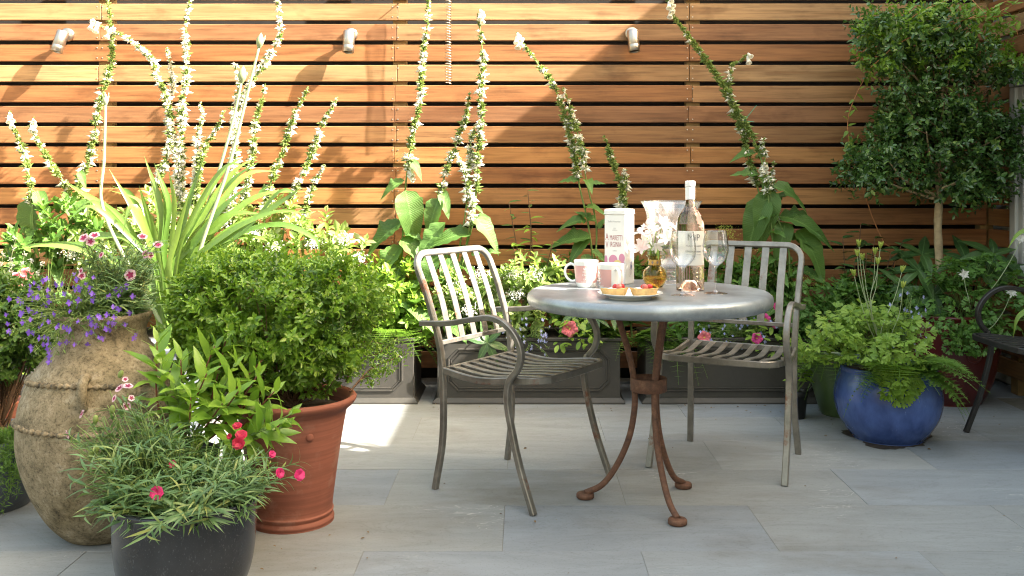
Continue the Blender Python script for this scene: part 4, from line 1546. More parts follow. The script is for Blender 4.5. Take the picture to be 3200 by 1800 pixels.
# grey-blue bowl at the far left
GPX, GPY = -1.79, 3.20
gp = thing('blue_grey_pot', 'blue-grey glazed pot beside the clay jar, cut by the picture edge', 'pot', (GPX, GPY, 0))
pp = prof_smooth([(0, 0), (.13, 0), (.15, .006), (.175, .06), (.192, .13), (.198, .19), (.203, .215), (.208, .225), (.204, .234), (.190, .232), (.182, .20), (.17, .16)], 4)
add('body', *lathe(pp, 64, (GPX, GPY, 0)), GREYG, gp, True)
studs = []
for k in range(40):
    a = k * 2 * math.pi / 40
    studs.append(xf(lathe([(.006, 0), (.004, .004), (0, .0055)], 8), Matrix.Translation((GPX + .197 * math.cos(a), GPY + .197 * math.sin(a), .185)) @ Matrix.Rotation(a, 4, 'Z') @ Matrix.Rotation(R(90), 4, 'Y')))
tag(add('stud_row', *join(studs), GREYG, gp), kind='stuff')
soil_disc(gp, (GPX, GPY), .184, .205, 6)

# tall pot of the strap-leaved plant, hidden behind jar and box
APX, APY = -1.51, 4.15
ap = thing('tall_glazed_pot', 'tall blue-grey pot behind the jar, holding the strap-leaved plant', 'pot', (APX, APY, 0))
add('body', *lathe(prof_smooth([(0, 0), (.12, 0), (.13, .01), (.15, .15), (.165, .34), (.175, .355), (.178, .372), (.172, .38), (.16, .376), (.152, .35), (.15, .3)], 3), 56, (APX, APY, 0)), GREYG, ap, True)
soil_disc(ap, (APX, APY), .155, .352, 7)

# blue pot
BLX, BLY = 1.524, 4.04
bl = thing('cobalt_blue_pot', 'round cobalt blue glazed pot overflowing with ferns and columbine', 'pot', (BLX, BLY, 0))
pp = prof_smooth([(0, 0), (.125, 0), (.137, .004), (.147, .014), (.170, .042), (.199, .090), (.2145, .145), (.2155, .190), (.207, .238), (.196, .268), (.193, .284), (.197, .295), (.195, .303), (.185, .302), (.178, .288), (.18, .25), (.185, .22)], 4)
add('body', *lathe(pp, 80, (BLX, BLY, 0), wob=.003), BLUEG, bl, True)
soil_disc(bl, (BLX, BLY), .180, .272, 8)
rs = np.random.default_rng(88)
n = 60
V, Fc = [], []
for q in range(2):
    for i in range(n):
        a = i * 2 * math.pi / n
        r = .128 if q == 0 else .165 + .028 * math.sin(3 * a + 1) + .02 * math.sin(5 * a) + rs.normal(0, .007)
        V.append((BLX + r * math.cos(a), BLY + r * math.sin(a), .0018 if q == 0 else .0012))
Fc = [[i, (i + 1) % n, n + (i + 1) % n, n + i] for i in range(n)]
tag(add('spilt_soil', V, Fc, plain('wet_soil', (0.045, 0.033, 0.022), .6, nscale=40, namp=.5)), 'dark wet soil washed out round the foot of the blue pot', 'soil', kind='stuff')

GRX, GRY = 1.475, 4.46
gr = thing('olive_green_pot', 'olive green glazed pot half hidden behind the blue one', 'pot', (GRX, GRY, 0))
add('body', *lathe(prof_smooth([(0, 0), (.088, 0), (.096, .004), (.104, .016), (.13, .10), (.152, .19), (.163, .235), (.168, .25), (.164, .258), (.155, .256), (.148, .235), (.14, .2)], 4), 64, (GRX, GRY, 0)), GREENG, gr, True)
soil_disc(gr, (GRX, GRY), .149, .235, 9)

KPX, KPY = 1.238, 4.385
kp = thing('small_plastic_pot', 'little black plastic nursery pot on the floor beside the green pot', 'pot', (KPX, KPY, 0))
add('body', *lathe([(0, 0), (.038, 0), (.0405, .004), (.049, .098), (.0535, .099), (.054, .124), (.051, .126), (.0485, .122), (.047, .10)], 36, (KPX, KPY, 0)), BLACKP, kp, True)
soil_disc(kp, (KPX, KPY), .0475, .112, 10)

RPX, RPY = 2.075, 4.755
rp_ = thing('oxblood_pot', 'big dark red glazed pot in the shady corner, holding the small tree', 'pot', (RPX, RPY, 0))
add('body', *lathe(prof_smooth([(0, 0), (.15, 0), (.165, .006), (.20, .06), (.232, .17), (.243, .27), (.243, .36), (.238, .40), (.244, .418), (.248, .428), (.242, .436), (.226, .432), (.222, .40), (.22, .35)], 4), 64, (RPX, RPY, 0)), REDG, rp_, True)
for a in (R(-82), R(-10), R(190)):
    Mb = Matrix.Translation((RPX + .240 * math.cos(a), RPY + .240 * math.sin(a), .262)) @ Matrix.Rotation(a, 4, 'Z') @ Matrix.Rotation(R(90), 4, 'Y')
    add('boss', *xf(lathe(prof_smooth([(.040, 0), (.040, .006), (.034, .009), (.028, .006), (.022, .009), (.014, .008), (.008, .012), (0, .013)], 3), 28), Mb), REDG, rp_, True)
soil_disc(rp_, (RPX, RPY), .223, .405, 11)

CPX, CPY = 1.69, 4.87
cp = thing('camellia_pot', 'black plastic pot in the shade behind the blue pot, holding the camellia', 'pot', (CPX, CPY, 0))
add('body', *lathe([(0, 0), (.10, 0), (.104, .006), (.122, .24), (.130, .242), (.131, .272), (.125, .274), (.12, .266), (.118, .22)], 40, (CPX, CPY, 0)), BLACKP, cp, True)
soil_disc(cp, (CPX, CPY), .119, .24, 12)

# ------------------------------------------------------------------ planting
def ribbon(P, W, fold=.35, facing=(0, -.4, 1.0), prof='strap', twist=0.0):
    """long strap leaf along the path P"""
    P = np.asarray(P, dtype=np.float64)
    m = len(P)
    t = np.linspace(0, 1, m)
    T = nrm(np.gradient(P, axis=0))
    Fv = np.array(facing, dtype=np.float64)
    S = nrm(np.cross(T, np.broadcast_to(Fv, T.shape)))
    Nn = np.cross(S, T)
    if twist:
        a = twist * t
        S, Nn = S * np.cos(a)[:, None] + Nn * np.sin(a)[:, None], Nn * np.cos(a)[:, None] - S * np.sin(a)[:, None]
    w = W * .5 * PROFS[prof](t)
    w[-1] = W * .01
    V = np.stack([P - S * w[:, None] + Nn * (fold * w)[:, None], P, P + S * w[:, None] + Nn * (fold * w)[:, None]], 1).reshape(-1, 3)
    Fc = []
    for i in range(m - 1):
        a = 3 * i
        Fc += [[a, a + 1, a + 4, a + 3], [a + 1, a + 2, a + 5, a + 4]]
    return V, Fc


def leaf_at(name, me, parent, a, b, up=(0, -.55, .8), roll=0.0):
    a, b = np.array(a, dtype=float), np.array(b, dtype=float)
    d = b - a
    L = np.linalg.norm(d)
    return place(name, me, parent, a, d, up, L)


rsL = np.random.default_rng(77)
OV = [mesh_np('leaf', *leaf_geo(1, .40 + .035 * k, 'ovate', 12, .20 + .14 * k, .42, .040, rsL), L_FOX, True) for k in range(5)]
SL = small_leaf(.46)
SLN = small_leaf(.30, .08, .25)


# --- foxgloves
def floret_geo(seed):
    rs = np.random.default_rng(seed)
    parts = []
    for k in range(5):
        a = k * 2 * math.pi / 5 + rs.normal(0, .2)
        d = np.array([math.cos(a) * .8, .75, math.sin(a) * .8])
        x, y, z = frames(np.array([d]), np.array([0, 1.0, 0]))
        M = np.stack([x[0], y[0], z[0]], 1)
        V = SL[0] * np.array([.62, .62, .62])
        parts.append((V @ M.T, SL[1]))
    # seed capsule
    o = np.array([(0, 0, 0), (.2, .4, 0), (0, .4, .2), (-.2, .4, 0), (0, .4, -.2), (0, 1.05, 0)])
    parts.append((o, np.array([[0, 2, 1, 1], [0, 3, 2, 2], [0, 4, 3, 3], [0, 1, 4, 4], [5, 1, 2, 2], [5, 2, 3, 3], [5, 3, 4, 4], [5, 4, 1, 1]])))
    V, Fc = join(parts)
    return V, [list(dict.fromkeys(f)) for f in Fc]


def tri(Fc):
    out = []
    for f in Fc:
        for i in range(1, len(f) - 1):
            out.append([f[0], f[i], f[i + 1]])
    return np.array(out)


FLO = [(lambda g: (g[0], tri(g[1])))(floret_geo(s)) for s in range(3)]
BELLG = lathe(prof_smooth([(.05, 0), (.16, .12), (.20, .45), (.25, .8), (.36, 1.0)], 2), 8)
BELLG = (BELLG[0][:, [0, 2, 1]], tri(BELLG[1]))


def foxglove(label, stems, root, leaves=(), n_rand=6, zsoil=.285, tie=None):
    """stems: (points in the picture, depth, share of the stem that flowers, share of white, bells at tip)"""
    root = np.array(root, dtype=float)
    t = thing('foxglove', label, 'foxglove', (root[0], root[1], zsoil), 0, 'foxgloves along the fence')
    rs = np.random.default_rng(int(abs(root[0]) * 777) + 3)
    for pts, Z, fl, white, tipb in stems:
        P = [np.array(at(x, y, Z + .02 * math.sin(i))) for i, (x, y) in enumerate(pts)]
        j = rs.normal(0, .03, 2)
        rt = np.array([root[0] + j[0], min(max(root[1] + j[1] * .5, PY0 + .06), PY1 - .06), zsoil])
        if P[-1][2] > zsoil + .1:
            P.append(P[-1] * .35 + rt * .65 + np.array([0, 0, .02]))
        P.append(rt)
        P = smooth_path(np.array(P), 7)
        m = len(P)
        wv = np.linspace(0, 1, m)
        P[:, 0] += .006 * np.sin(wv * 17 + rs.uniform(0, 6)) * (1 - wv)
        P[:, 1] += .008 * np.sin(wv * 13 + rs.uniform(0, 6)) * (1 - wv)
        seg = np.linalg.norm(np.diff(P, axis=0), axis=1)
        s = np.concatenate([[0], np.cumsum(seg)])
        rad = np.interp(s, [0, s[-1]], [.0022, .0062])
        add('stem', *tube(P, rad, 6), GSTEM, t, True)
        Ls = s[-1] * fl
        nf = int(Ls / .0025)
        u = np.sort(rs.uniform(0, 1, nf)) * Ls
        ph = rs.uniform(0, 6.28, 3)
        u = u[rs.uniform(0, 1, nf) < np.clip(.78 + .30 * np.sin(u * 70 + ph[0]) + .25 * np.sin(u * 31 + ph[1]), .2, 1)]
        nf = len(u)
        pos = np.stack([np.interp(u, s, P[:, k]) for k in range(3)], -1)
        T = np.stack([np.interp(u, s, np.gradient(P[:, k])) for k in range(3)], -1)
        T = nrm(-T)
        az = np.arange(nf) * 2.4 + rs.normal(0, .5, nf)
        side = np.stack([np.cos(az), np.sin(az), np.zeros(nf)], -1)
        d = nrm(side + T * rs.uniform(-.4, .7, nf)[:, None] + np.array([0, -.25, -.05]))
        size = np.interp(u, [0, Ls * .3, Ls], [.012, .024, .029]) * rs.uniform(.55, 1.45, nf)
        isw = rs.uniform(0, 1, nf) < white
        for q in range(3):
            sel = (~isw) & (np.arange(nf) % 3 == q)
            if q == 0:
                G = []
            if sel.any():
                G.append(scatter(FLO[q], pos[sel] + d[sel] * .002, d[sel], T[sel], size[sel]))
        if G:
            tag(add('seed_spike', *join(G), L_POD, t), kind='stuff')
        if isw.any():
            g = scatter(FLO[1], pos[isw] + d[isw] * .002, nrm(d[isw] + np.array([0, 0, -.25])), T[isw], size[isw] * 1.2)
            tag(add('white_florets', *g, L_BELL, t), kind='stuff')
        for bx, by in tipb:
            p = np.array(at(bx, by, Z - .02))
            k = int(np.argmin(np.linalg.norm(P - p, axis=1)))
            dd = nrm(np.array([p[0] - P[k][0], -.02, -.035 + .3 * (p[2] - P[k][2])]))
            g = scatter(BELLG, [P[k] + dd * .004, P[k] + np.array([0, 0, .012]) + dd * .004], [dd, nrm(dd + np.array([.4, -.4, .2]))], [(0, 0, 1)] * 2, [.046, .036])
            add('white_bell', *g, L_BELL, t, True)
        # stem leaves on the lower part
        for q in range(3):
            uu = s[-1] * rs.uniform(min(.9, fl + .04), .97)
            p = np.array([np.interp(uu, s, P[:, k]) for k in range(3)])
            a = rs.uniform(0, 2 * np.pi)
            dd = np.array([math.cos(a), -.35 + .55 * math.sin(a), rs.uniform(-.2, .5)])
            place('leaf', OV[rs.integers(5)], t, p, dd, (0, -.3, 1), rs.uniform(.07, .16))
    for a, b in leaves:
        leaf_at('leaf', OV[rs.integers(5)], t, at(*a), at(*b))
    for q in range(n_rand):
        a = rs.uniform(math.pi, 2 * math.pi) if rs.random() < .8 else rs.uniform(0, math.pi)
        p = np.array([root[0] + rs.normal(0, .05), root[1] - .02 + rs.normal(0, .03), zsoil + rs.uniform(.02, .22)])
        dd = np.array([math.cos(a), .55 * math.sin(a) - .1, rs.uniform(.0, .9)])
        place('leaf', OV[rs.integers(5)], t, p, dd, (0, -.35, 1), rs.uniform(.16, .26))
    if tie is not None:
        for a, b in tie:
            add('twine_tie', *tube(np.array([at(*a), at(*b)]), .0016, 5), TIE, t)
    return t


def rootx(x, Z=4.85):
    return (x - 1316) * Z / F


foxglove('pair of short white-tipped foxgloves at the far left of the fence', [
    ([(27, 281), (37, 328), (53, 368), (67, 411), (77, 468), (84, 560)], 4.84, .42, .25, [(24, 290), (30, 298)]),
    ([(82, 294), (84, 328), (100, 361), (120, 401), (144, 435), (164, 468), (175, 560)], 4.86, .40, .3, [(80, 305), (84, 318), (76, 310)])],
    (rootx(90) - .02, 4.85), [((90, 500, 4.85), (30, 620, 4.78)), ((95, 480, 4.82), (115, 545, 4.75))], 6)
foxglove('tall foxglove with one spike bent into an arch, under the tilted spotlight', [
    ([(268, -25), (282, 75), (283, 130), (275, 170), (262, 225), (247, 285), (235, 350), (215, 420), (200, 480)], 4.84, .62, .18, []),
    ([(228, 50), (256, 66), (278, 73), (334, 107), (378, 147), (398, 200), (416, 235), (430, 330), (400, 450)], 4.82, .55, .42, [(226, 58), (238, 64), (265, 86)])],
    (rootx(250), 4.86), [((215, 500, 4.8), (200, 600, 4.75)), ((200, 430, 4.82), (215, 470, 4.78)), ((150, 500, 4.8), (215, 545, 4.78))], 6)
foxglove('cluster of very tall white foxglove spikes left of the flower bud', [
    ([(425, 120), (428, 167), (431, 217), (428, 284), (431, 334), (445, 400), (450, 480)], 4.86, .60, .75, []),
    ([(476, -25), (471, 50), (470, 117), (468, 184), (461, 234), (458, 284), (455, 334), (455, 430)], 4.84, .62, .55, []),
    ([(505, 257), (505, 300), (500, 335), (495, 385), (490, 470)], 4.82, .50, .6, []),
    ([(568, 278), (548, 314), (525, 354), (508, 395), (495, 470)], 4.80, .50, .2, [])],
    (rootx(462), 4.86), [], 7)
foxglove('white foxgloves leaning right behind the budding stalk', [
    ([(699, -25), (706, 50), (702, 94), (679, 134), (655, 174), (629, 214), (602, 267), (592, 334), (588, 420)], 4.86, .62, .7, []),
    ([(595, 160), (598, 200), (595, 240), (592, 300), (590, 380), (585, 470)], 4.84, .55, .75, [])],
    (rootx(575), 4.87), [], 5)
foxglove('three pale green foxglove spikes leaning right, above the clipped box', [
    ([(669, 210), (652, 267), (642, 318), (635, 385), (625, 445), (618, 540)], 4.85, .50, .2, []),
    ([(772, 217), (752, 267), (732, 318), (716, 368), (695, 418), (682, 465), (665, 560)], 4.84, .50, .2, []),
    ([(846, 244), (823, 294), (803, 334), (782, 385), (766, 431), (742, 475), (715, 560)], 4.86, .45, .35, []),
    ([(813, 415), (796, 448), (782, 478), (760, 560)], 4.82, .4, .3, [])],
    (rootx(700), 4.86), [((690, 470, 4.84), (640, 480, 4.78)), ((745, 480, 4.84), (720, 495, 4.8))], 7)
foxglove('tall foxglove with one big white bell, left of the wire spiral', [
    ([(1079, -25), (1075, 50), (1065, 117), (1062, 184), (1058, 251), (1045, 301), (1038, 334), (1032, 385), (1021, 468), (1012, 610)], 4.84, .52, .35, [(1038, 430), (1043, 445)])],
    (rootx(1003), 4.85), [((1014, 560, 4.84), (905, 612, 4.78)), ((1020, 480, 4.84), (1050, 600, 4.74)), ((1032, 405, 4.84), (1065, 435, 4.8)), ((1018, 455, 4.84), (950, 478, 4.8)), ((1010, 620, 4.84), (930, 690, 4.75)), ((1008, 650, 4.84), (985, 745, 4.72)), ((1010, 600, 4.84), (1100, 650, 4.74)), ((1000, 740, 4.8), (1075, 770, 4.6))], 5)
foxglove('two close foxglove spikes behind the sunlit chair back', [
    ([(1185, 231), (1172, 284), (1155, 334), (1142, 385), (1125, 418), (1108, 478), (1085, 580)], 4.86, .42, .3, []),
    ([(1209, 20), (1210, 84), (1212, 150), (1210, 217), (1212, 284), (1205, 351), (1199, 435), (1190, 560)], 4.84, .55, .32, [(1207, 30), (1213, 40)]),
    ([(1195, 320), (1182, 385), (1177, 435), (1172, 520)], 4.82, .35, .5, []),
    ([(1150, 385), (1165, 428), (1182, 475), (1185, 540)], 4.8, .4, .6, [])],
    (rootx(1130), 4.86), [((1110, 480, 4.85), (1130, 545, 4.78)), ((1105, 500, 4.84), (1062, 580, 4.76)), ((1190, 545, 4.82), (1268, 603, 4.76)), ((1185, 590, 4.82), (1085, 580, 4.74)), ((1185, 640, 4.82), (1255, 625, 4.78)), ((1120, 560, 4.8), (1040, 640, 4.72)), ((1100, 640, 4.8), (1050, 720, 4.7)), ((1130, 650, 4.8), (1140, 760, 4.7)), ((1195, 520, 4.84), (1215, 530, 4.8))], 5)
foxglove('pair of foxgloves leaning left into the fence shadow, beside the tin', [
    ([(1301, 82), (1306, 104), (1329, 130), (1356, 164), (1383, 197), (1399, 231), (1409, 264), (1426, 318), (1443, 378), (1460, 478), (1480, 570)], 4.84, .50, .18, [(1299, 92), (1302, 108), (1310, 100)]),
    ([(1413, 221), (1429, 261), (1443, 294), (1453, 334), (1460, 368), (1470, 418), (1480, 478), (1500, 580)], 4.82, .33, .4, [])],
    (rootx(1500), 4.86), [((1460, 455, 4.84), (1405, 450, 4.82)), ((1478, 465, 4.82), (1520, 452, 4.8)), ((1475, 555, 4.82), (1415, 545, 4.78)), ((1480, 600, 4.82), (1430, 635, 4.74)), ((1485, 600, 4.8), (1380, 590, 4.8)), ((1500, 560, 4.82), (1450, 525, 4.82)), ((1505, 575, 4.82), (1530, 540, 4.8)), ((1490, 630, 4.8), (1530, 660, 4.76)), ((1470, 640, 4.8), (1490, 680, 4.72))], 4)
foxglove('two short foxglove spikes rising behind the biscuit tin', [
    ([(1518, 341), (1530, 378), (1547, 418), (1557, 451), (1567, 482), (1573, 560)], 4.85, .40, .05, []),
    ([(1572, 425), (1573, 451), (1570, 478), (1562, 530), (1560, 600)], 4.83, .30, .55, [])],
    (rootx(1578), 4.87), [], 4)
foxglove('tall foxglove leaning far left with hanging white bells, right of the bottle', [
    ([(1685, -10), (1690, 30), (1705, 60), (1740, 105), (1781, 160), (1815, 207), (1838, 251), (1865, 301), (1888, 341), (1912, 395), (1928, 451), (1950, 530), (1985, 640)], 4.80, .50, .05, [(1683, 4), (1690, 14), (1686, 24)]),
    ([(1880, 138), (1865, 154), (1845, 160), (1835, 184), (1832, 214), (1838, 247), (1852, 295), (1872, 350), (1882, 400), (1905, 470)], 4.82, .48, .1, [(1884, 143)]),
    ([(1919, 348), (1921, 372), (1923, 395), (1925, 430), (1930, 480)], 4.78, .30, .3, [(1918, 405), (1921, 412)]),
    ([(1944, 405), (1943, 430), (1941, 461), (1945, 500)], 4.8, .4, .2, [])],
    (rootx(1990, 4.84), 4.84), [((1912, 440, 4.80), (1840, 430, 4.78)), ((1930, 440, 4.78), (1925, 475, 4.72)), ((1945, 470, 4.78), (2045, 492, 4.74)), ((1935, 480, 4.8), (1915, 605, 4.70)), ((1925, 500, 4.8), (1868, 615, 4.72)), ((1960, 545, 4.8), (2098, 552, 4.7)), ((1975, 560, 4.8), (1960, 640, 4.7)), ((2005, 580, 4.8), (2102, 672, 4.66)), ((1900, 385, 4.82), (1840, 385, 4.8)), ((1950, 510, 4.82), (1985, 470, 4.8)), ((2010, 680, 4.8), (2085, 700, 4.7)), ((1985, 600, 4.8), (2060, 600, 4.74)), ((1935, 520, 4.83), (1890, 520, 4.8))], 5,
    tie=[((1872, 304, 4.80), (1903, 265, 4.78)), ((1872, 304, 4.80), (1897, 307, 4.78))])

# --- strap-leaved plant
aga = thing('agapanthus', 'large strap-leaved plant with tall pale flower buds, behind the clay jar', 'plant', (APX, APY, .36))
rs = np.random.default_rng(31)
AL = [([(380, 690), (300, 560), (155, 452)], .040), ([(395, 660), (345, 545), (275, 426)], .036), ([(390, 680), (365, 570), (330, 490), (283, 468)], .034), ([(410, 650), (400, 510), (363, 392)], .040), ([(412, 650), (420, 520), (392, 420)], .034),
      ([(440, 680), (460, 560), (512, 396)], .058), ([(450, 680), (520, 540), (590, 450), (660, 402)], .040), ([(460, 690), (560, 560), (660, 490), (772, 482)], .038), ([(470, 690), (570, 590), (690, 535), (772, 535)], .042),
      ([(470, 700), (580, 600), (700, 565), (790, 600), (805, 640)], .034), ([(360, 720), (230, 640), (130, 618), (48, 626)], .034), ([(455, 680), (545, 540), (640, 455)], .044), ([(390, 700), (330, 610), (250, 590), (205, 605)], .034), ([(440, 700), (480, 625), (540, 640), (560, 690)], .036),
      ([(455, 710), (540, 640), (610, 630), (650, 680)], .034), ([(400, 690), (360, 560), (330, 520), (305, 600)], .036), ([(445, 660), (500, 520), (560, 430), (610, 396)], .038), ([(430, 650), (440, 520), (425, 430)], .036), ([(460, 700), (600, 580), (720, 500), (760, 470)], .032),
      ([(450, 690), (550, 520), (620, 440), (700, 430)], .036), ([(410, 700), (330, 600), (230, 520), (165, 560)], .030), ([(430, 690), (500, 600), (580, 540), (680, 540)], .044), ([(420, 690), (470, 590), (530, 500)], .040), ([(400, 690), (300, 650), (240, 690), (215, 740)], .032),
      ([(440, 720), (520, 680), (590, 720), (600, 770)], .034), ([(425, 700), (445, 600), (480, 470)], .042), ([(405, 680), (380, 580), (350, 470)], .036), ([(455, 700), (560, 610), (660, 600), (730, 650)], .032)]
AL = [(p, w * .80) for p, w in AL] + [([(x + rs.normal(0, 14) * (j + 1) / len(p), y + rs.normal(0, 16) * (j + 1) / len(p)) for j, (x, y) in enumerate(p)], w * .62) for p, w in AL[::2]]
for i, (pts, w) in enumerate(AL):
    dz = rs.uniform(-.16, .16)
    P = [np.array([APX + rs.normal(0, .02) + (pts[0][0] - 420) * .0004, APY + rs.normal(0, .02), .358])]
    for j, (x, y) in enumerate(pts):
        P.append(np.array(at(x, y, APY + dz * (j + 1) / len(pts))))
    P = smooth_path(np.array(P), 6)
    add('leaf', *ribbon(P, w, .25, (rs.normal(0, .25), -.75, .7), twist=rs.normal(0, .25)), L_AGA, aga, True)


def stalk(pts, Z, bud, bl):
    P = [np.array(at(x, y, Z)) for x, y in pts] + [np.array([APX + .01, APY + .02, .358])]
    P = smooth_path(np.array(P), 6)
    s = add('flower_stalk', *tube(P, np.linspace(.0055, .0095, len(P)), 8), PSTEM, aga, True)
    p = np.array(at(*bud, Z))
    d = nrm(P[0] - P[3])
    g = lathe(prof_smooth([(.006, -.012), (.012, 0), (.020, .022), (.018, .045), (.008, .066), (0, .078)], 3), 12)
    x, y, z = frames(np.array([np.array([0.3, .9, .1])]), d)
    M = np.stack([x[0], y[0], z[0]], 1)
    b = add('flower_bud', (g[0] * bl) @ M.T + P[0], g[1], PSTEM, s, True)
    k = []
    for q in range(5):
        a = q * 1.3
        off = (x[0] * math.cos(a) + y[0] * math.sin(a)) * .018 * bl
        k.append(tube(smooth_path(np.array([P[0], P[0] + off + d * .02, P[0] + off * 1.3 + d * rs.uniform(.035, .055)]), 3), .0018, 5))
    add('bud_bract', *join(k), PSTEM, s, True)


stalk([(652, 118), (625, 225), (575, 420), (500, 640)], 4.12, (652, 100), .78)
stalk([(608, 205), (582, 320), (535, 480), (470, 660)], 4.22, (608, 190), .9)
stalk([(266, 262), (262, 400), (258, 520), (330, 680)], 4.14, (267, 250), .62)

# --- clipped box and other dense shrubs
def dense_crown(blobs, n_tips, leaf_len, rs, pairs=4, leaf=SL, up=.25, depth=.35, lim=None, gap=.012, spread=.9):
    """sprays of small paired leaves set through one or more uneven blobs; returns leaf mesh and tip points"""
    pts, outs = [], []
    w = np.array([b[1][0] * b[1][2] for b in blobs])
    cnt = np.maximum(8, (n_tips * w / w.sum()).astype(int))
    for (c, r), n in zip(blobs, cnt):
        d = nrm(rs.normal(0, 1, (n, 3)))
        ph = rs.uniform(0, 6.28, 6)
        lump = 1 + .10 * np.sin(5 * d[:, 0] + ph[0]) * np.sin(4 * d[:, 2] + ph[1]) + .07 * np.sin(11 * d[:, 0] + ph[2]) * np.sin(10 * d[:, 2] + ph[3]) + .05 * rs.normal(0, 1, n)
        q = (1 - depth * rs.uniform(0, 1, n) ** 2) * lump
        pts.append(np.array(c) + d * np.array(r) * q[:, None])
        outs.append(nrm(d / np.array(r) * min(r)))
    P, O = np.vstack(pts), np.vstack(outs)
    if lim is not None:
        k = lim(P)
        P, O = P[k], O[k]
    D = nrm(O * .8 + np.array([0, 0, up]) + rs.normal(0, .42, O.shape))
    n = len(P)
    pos, dirs, ups, ss = [], [], [], []
    a0 = rs.uniform(0, 6.28, n)
    x, y, z = frames(D, rs.normal(0, 1, (n, 3)))
    for j in range(pairs + 1):
        base = P + D * ((j - pairs * .6) * gap)[..., None] if np.ndim(gap) else P + D * ((j - pairs * .6) * gap)
        for s in (0, math.pi):
            a = a0 + j * 1.57 + s
            per = x * np.cos(a)[:, None] + z * np.sin(a)[:, None]
            open_ = spread if j < pairs else .35
            pos.append(base)
            dirs.append(nrm(D * .75 + per * open_ + rs.normal(0, .12, (n, 3))))
            ups.append(nrm(D - per * .3 + np.array([0, 0, .5])))
            ss.append(leaf_len * rs.uniform(.72, 1.15, n) * (1 if j < pairs else .7))
    g = scatter(leaf, np.vstack(pos), np.vstack(dirs), np.vstack(ups), np.concatenate(ss))
    return g, P


def twigs(root, P, rs, n=60, r=.0025, m_=TWIG):
    T = []
    idx = rs.choice(len(P), min(n, len(P)), replace=False)
    for i in idx:
        mid = root * .5 + P[i] * .5 + rs.normal(0, .02, 3) - np.array([0, 0, .0])
        T.append(tube(smooth_path(np.array([root + rs.normal(0, .012, 3) * np.array([1, 1, 0]), mid, P[i]]), 3), np.linspace(r, r * .4, 7), 5, False))
    return join(T)


rs = np.random.default_rng(41)
bx = thing('clipped_box', 'dense round clipped box bush growing in the terracotta pot', 'bush', (TPX, TPY, .35))
c0 = np.array([-.795, 3.06, .635])
blobs = [(c0, (.30, .27, .205)), (c0 + np.array([.20, .06, .045]), (.16, .18, .13)), (c0 + np.array([-.10, .0, .06]), (.20, .2, .15)), (c0 + np.array([-.16, -.02, -.09]), (.13, .15, .13)), (c0 + np.array([.14, -.02, -.10]), (.12, .14, .12))]
g, tips = dense_crown(blobs, 1750, .0275, rs, 4, small_leaf(.46, .12, .10), gap=.0115, spread=1.0)
tag(add('foliage', *g, L_BOX, bx), kind='stuff')
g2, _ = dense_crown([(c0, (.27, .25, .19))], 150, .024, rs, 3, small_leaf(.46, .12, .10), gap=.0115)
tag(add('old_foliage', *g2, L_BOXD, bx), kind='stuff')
g3, _ = dense_crown([(c0 + np.array([0, 0, .03]), (.31, .285, .215))], 170, .026, rs, 3, small_leaf(.46, .12, .10), .5, .15, None, .0115)
tag(add('new_shoots', *g3, L_SHRUB, bx), kind='stuff')
tag(add('twigs', *twigs(np.array([TPX, TPY, .355]), tips, rs, 110), TWIG, bx, True), kind='stuff')
# a loose sprig reaching out over the sunlit floor
spr = []
sprp = []
for pts in ([(880, 985), (930, 930), (985, 905), (1020, 890)], [(870, 960), (900, 900), (950, 890), (1000, 850)], [(880, 985), (915, 950), (940, 945), (975, 930)], [(860, 940), (890, 870), (930, 860), (985, 870)]):
    P = smooth_path(np.array([at(x, y, 3.08 + .09 * i) for i, (x, y) in enumerate(pts)]), 8)
    spr.append(tube(P, np.linspace(.003, .001, len(P)), 5))
    sprp.append(P[8:])
sprp = np.vstack(sprp)
sprp = np.repeat(sprp, 9, 0) + rs.normal(0, .014, (len(sprp) * 9, 3))
g = scatter(SL, sprp, nrm(rs.normal(0, 1, sprp.shape) + np.array([.4, 0, .4])), nrm(rs.normal(0, .6, sprp.shape) + np.array([0, 0, 1])), rs.uniform(.012, .020, len(sprp)))
add('sprig', *join(spr), TWIG, bx, True)
tag(add('sprig_leaves', *g, L_BOX, bx), kind='stuff')

rs = np.random.default_rng(42)
bx2 = thing('dark_box_bush', 'dark leggy box bush at the picture edge, left of the clay jar', 'bush', (GPX, GPY, .21))
c0 = np.array([-1.80, 3.22, .60])
g, tips = dense_crown([(c0, (.22, .2, .17)), (c0 + np.array([.09, -.03, -.03]), (.12, .14, .15))], 850, .026, rs, 4, small_leaf(.5), gap=.011)
tag(add('foliage', *g, L_BOXD, bx2), kind='stuff')
tag(add('twigs', *twigs(np.array([GPX + .04, GPY, .215]), tips, rs, 60, .005), TWIG, bx2, True), kind='stuff')

# trailing feathery plant in the same pot
rs = np.random.default_rng(43)
tr = thing('trailing_asparagus_fern', 'feathery green trailing plant hanging over the blue-grey pot', 'plant', (GPX + .1, GPY - .1, .22))
T, pos, dd = [], [], []
for k in range(46):
    a = R(rs.uniform(-150, 20))
    r0 = np.array([GPX + .17 * math.cos(a), GPY + .17 * math.sin(a), .225])
    o = np.array([math.cos(a), math.sin(a), 0])
    L = rs.uniform(.06, .2)
    P = smooth_path(np.array([r0 - o * .03, r0 + o * .05 + np.array([0, 0, .03 + rs.uniform(0, .03)]), r0 + o * (.065 + rs.uniform(0, .03)) + np.array([rs.normal(0, .02), 0, -.03]), r0 + o * (.06 + rs.uniform(-.0, .04)) + np.array([rs.normal(0, .02), 0, -L])]), 8)
    T.append(tube(P, .0008, 4, False))
    q = np.repeat(P, 8, 0)
    pos.append(q + rs.normal(0, .004, q.shape))
    dd.append(rs.normal(0, 1, q.shape) + np.array([0, 0, .2]))
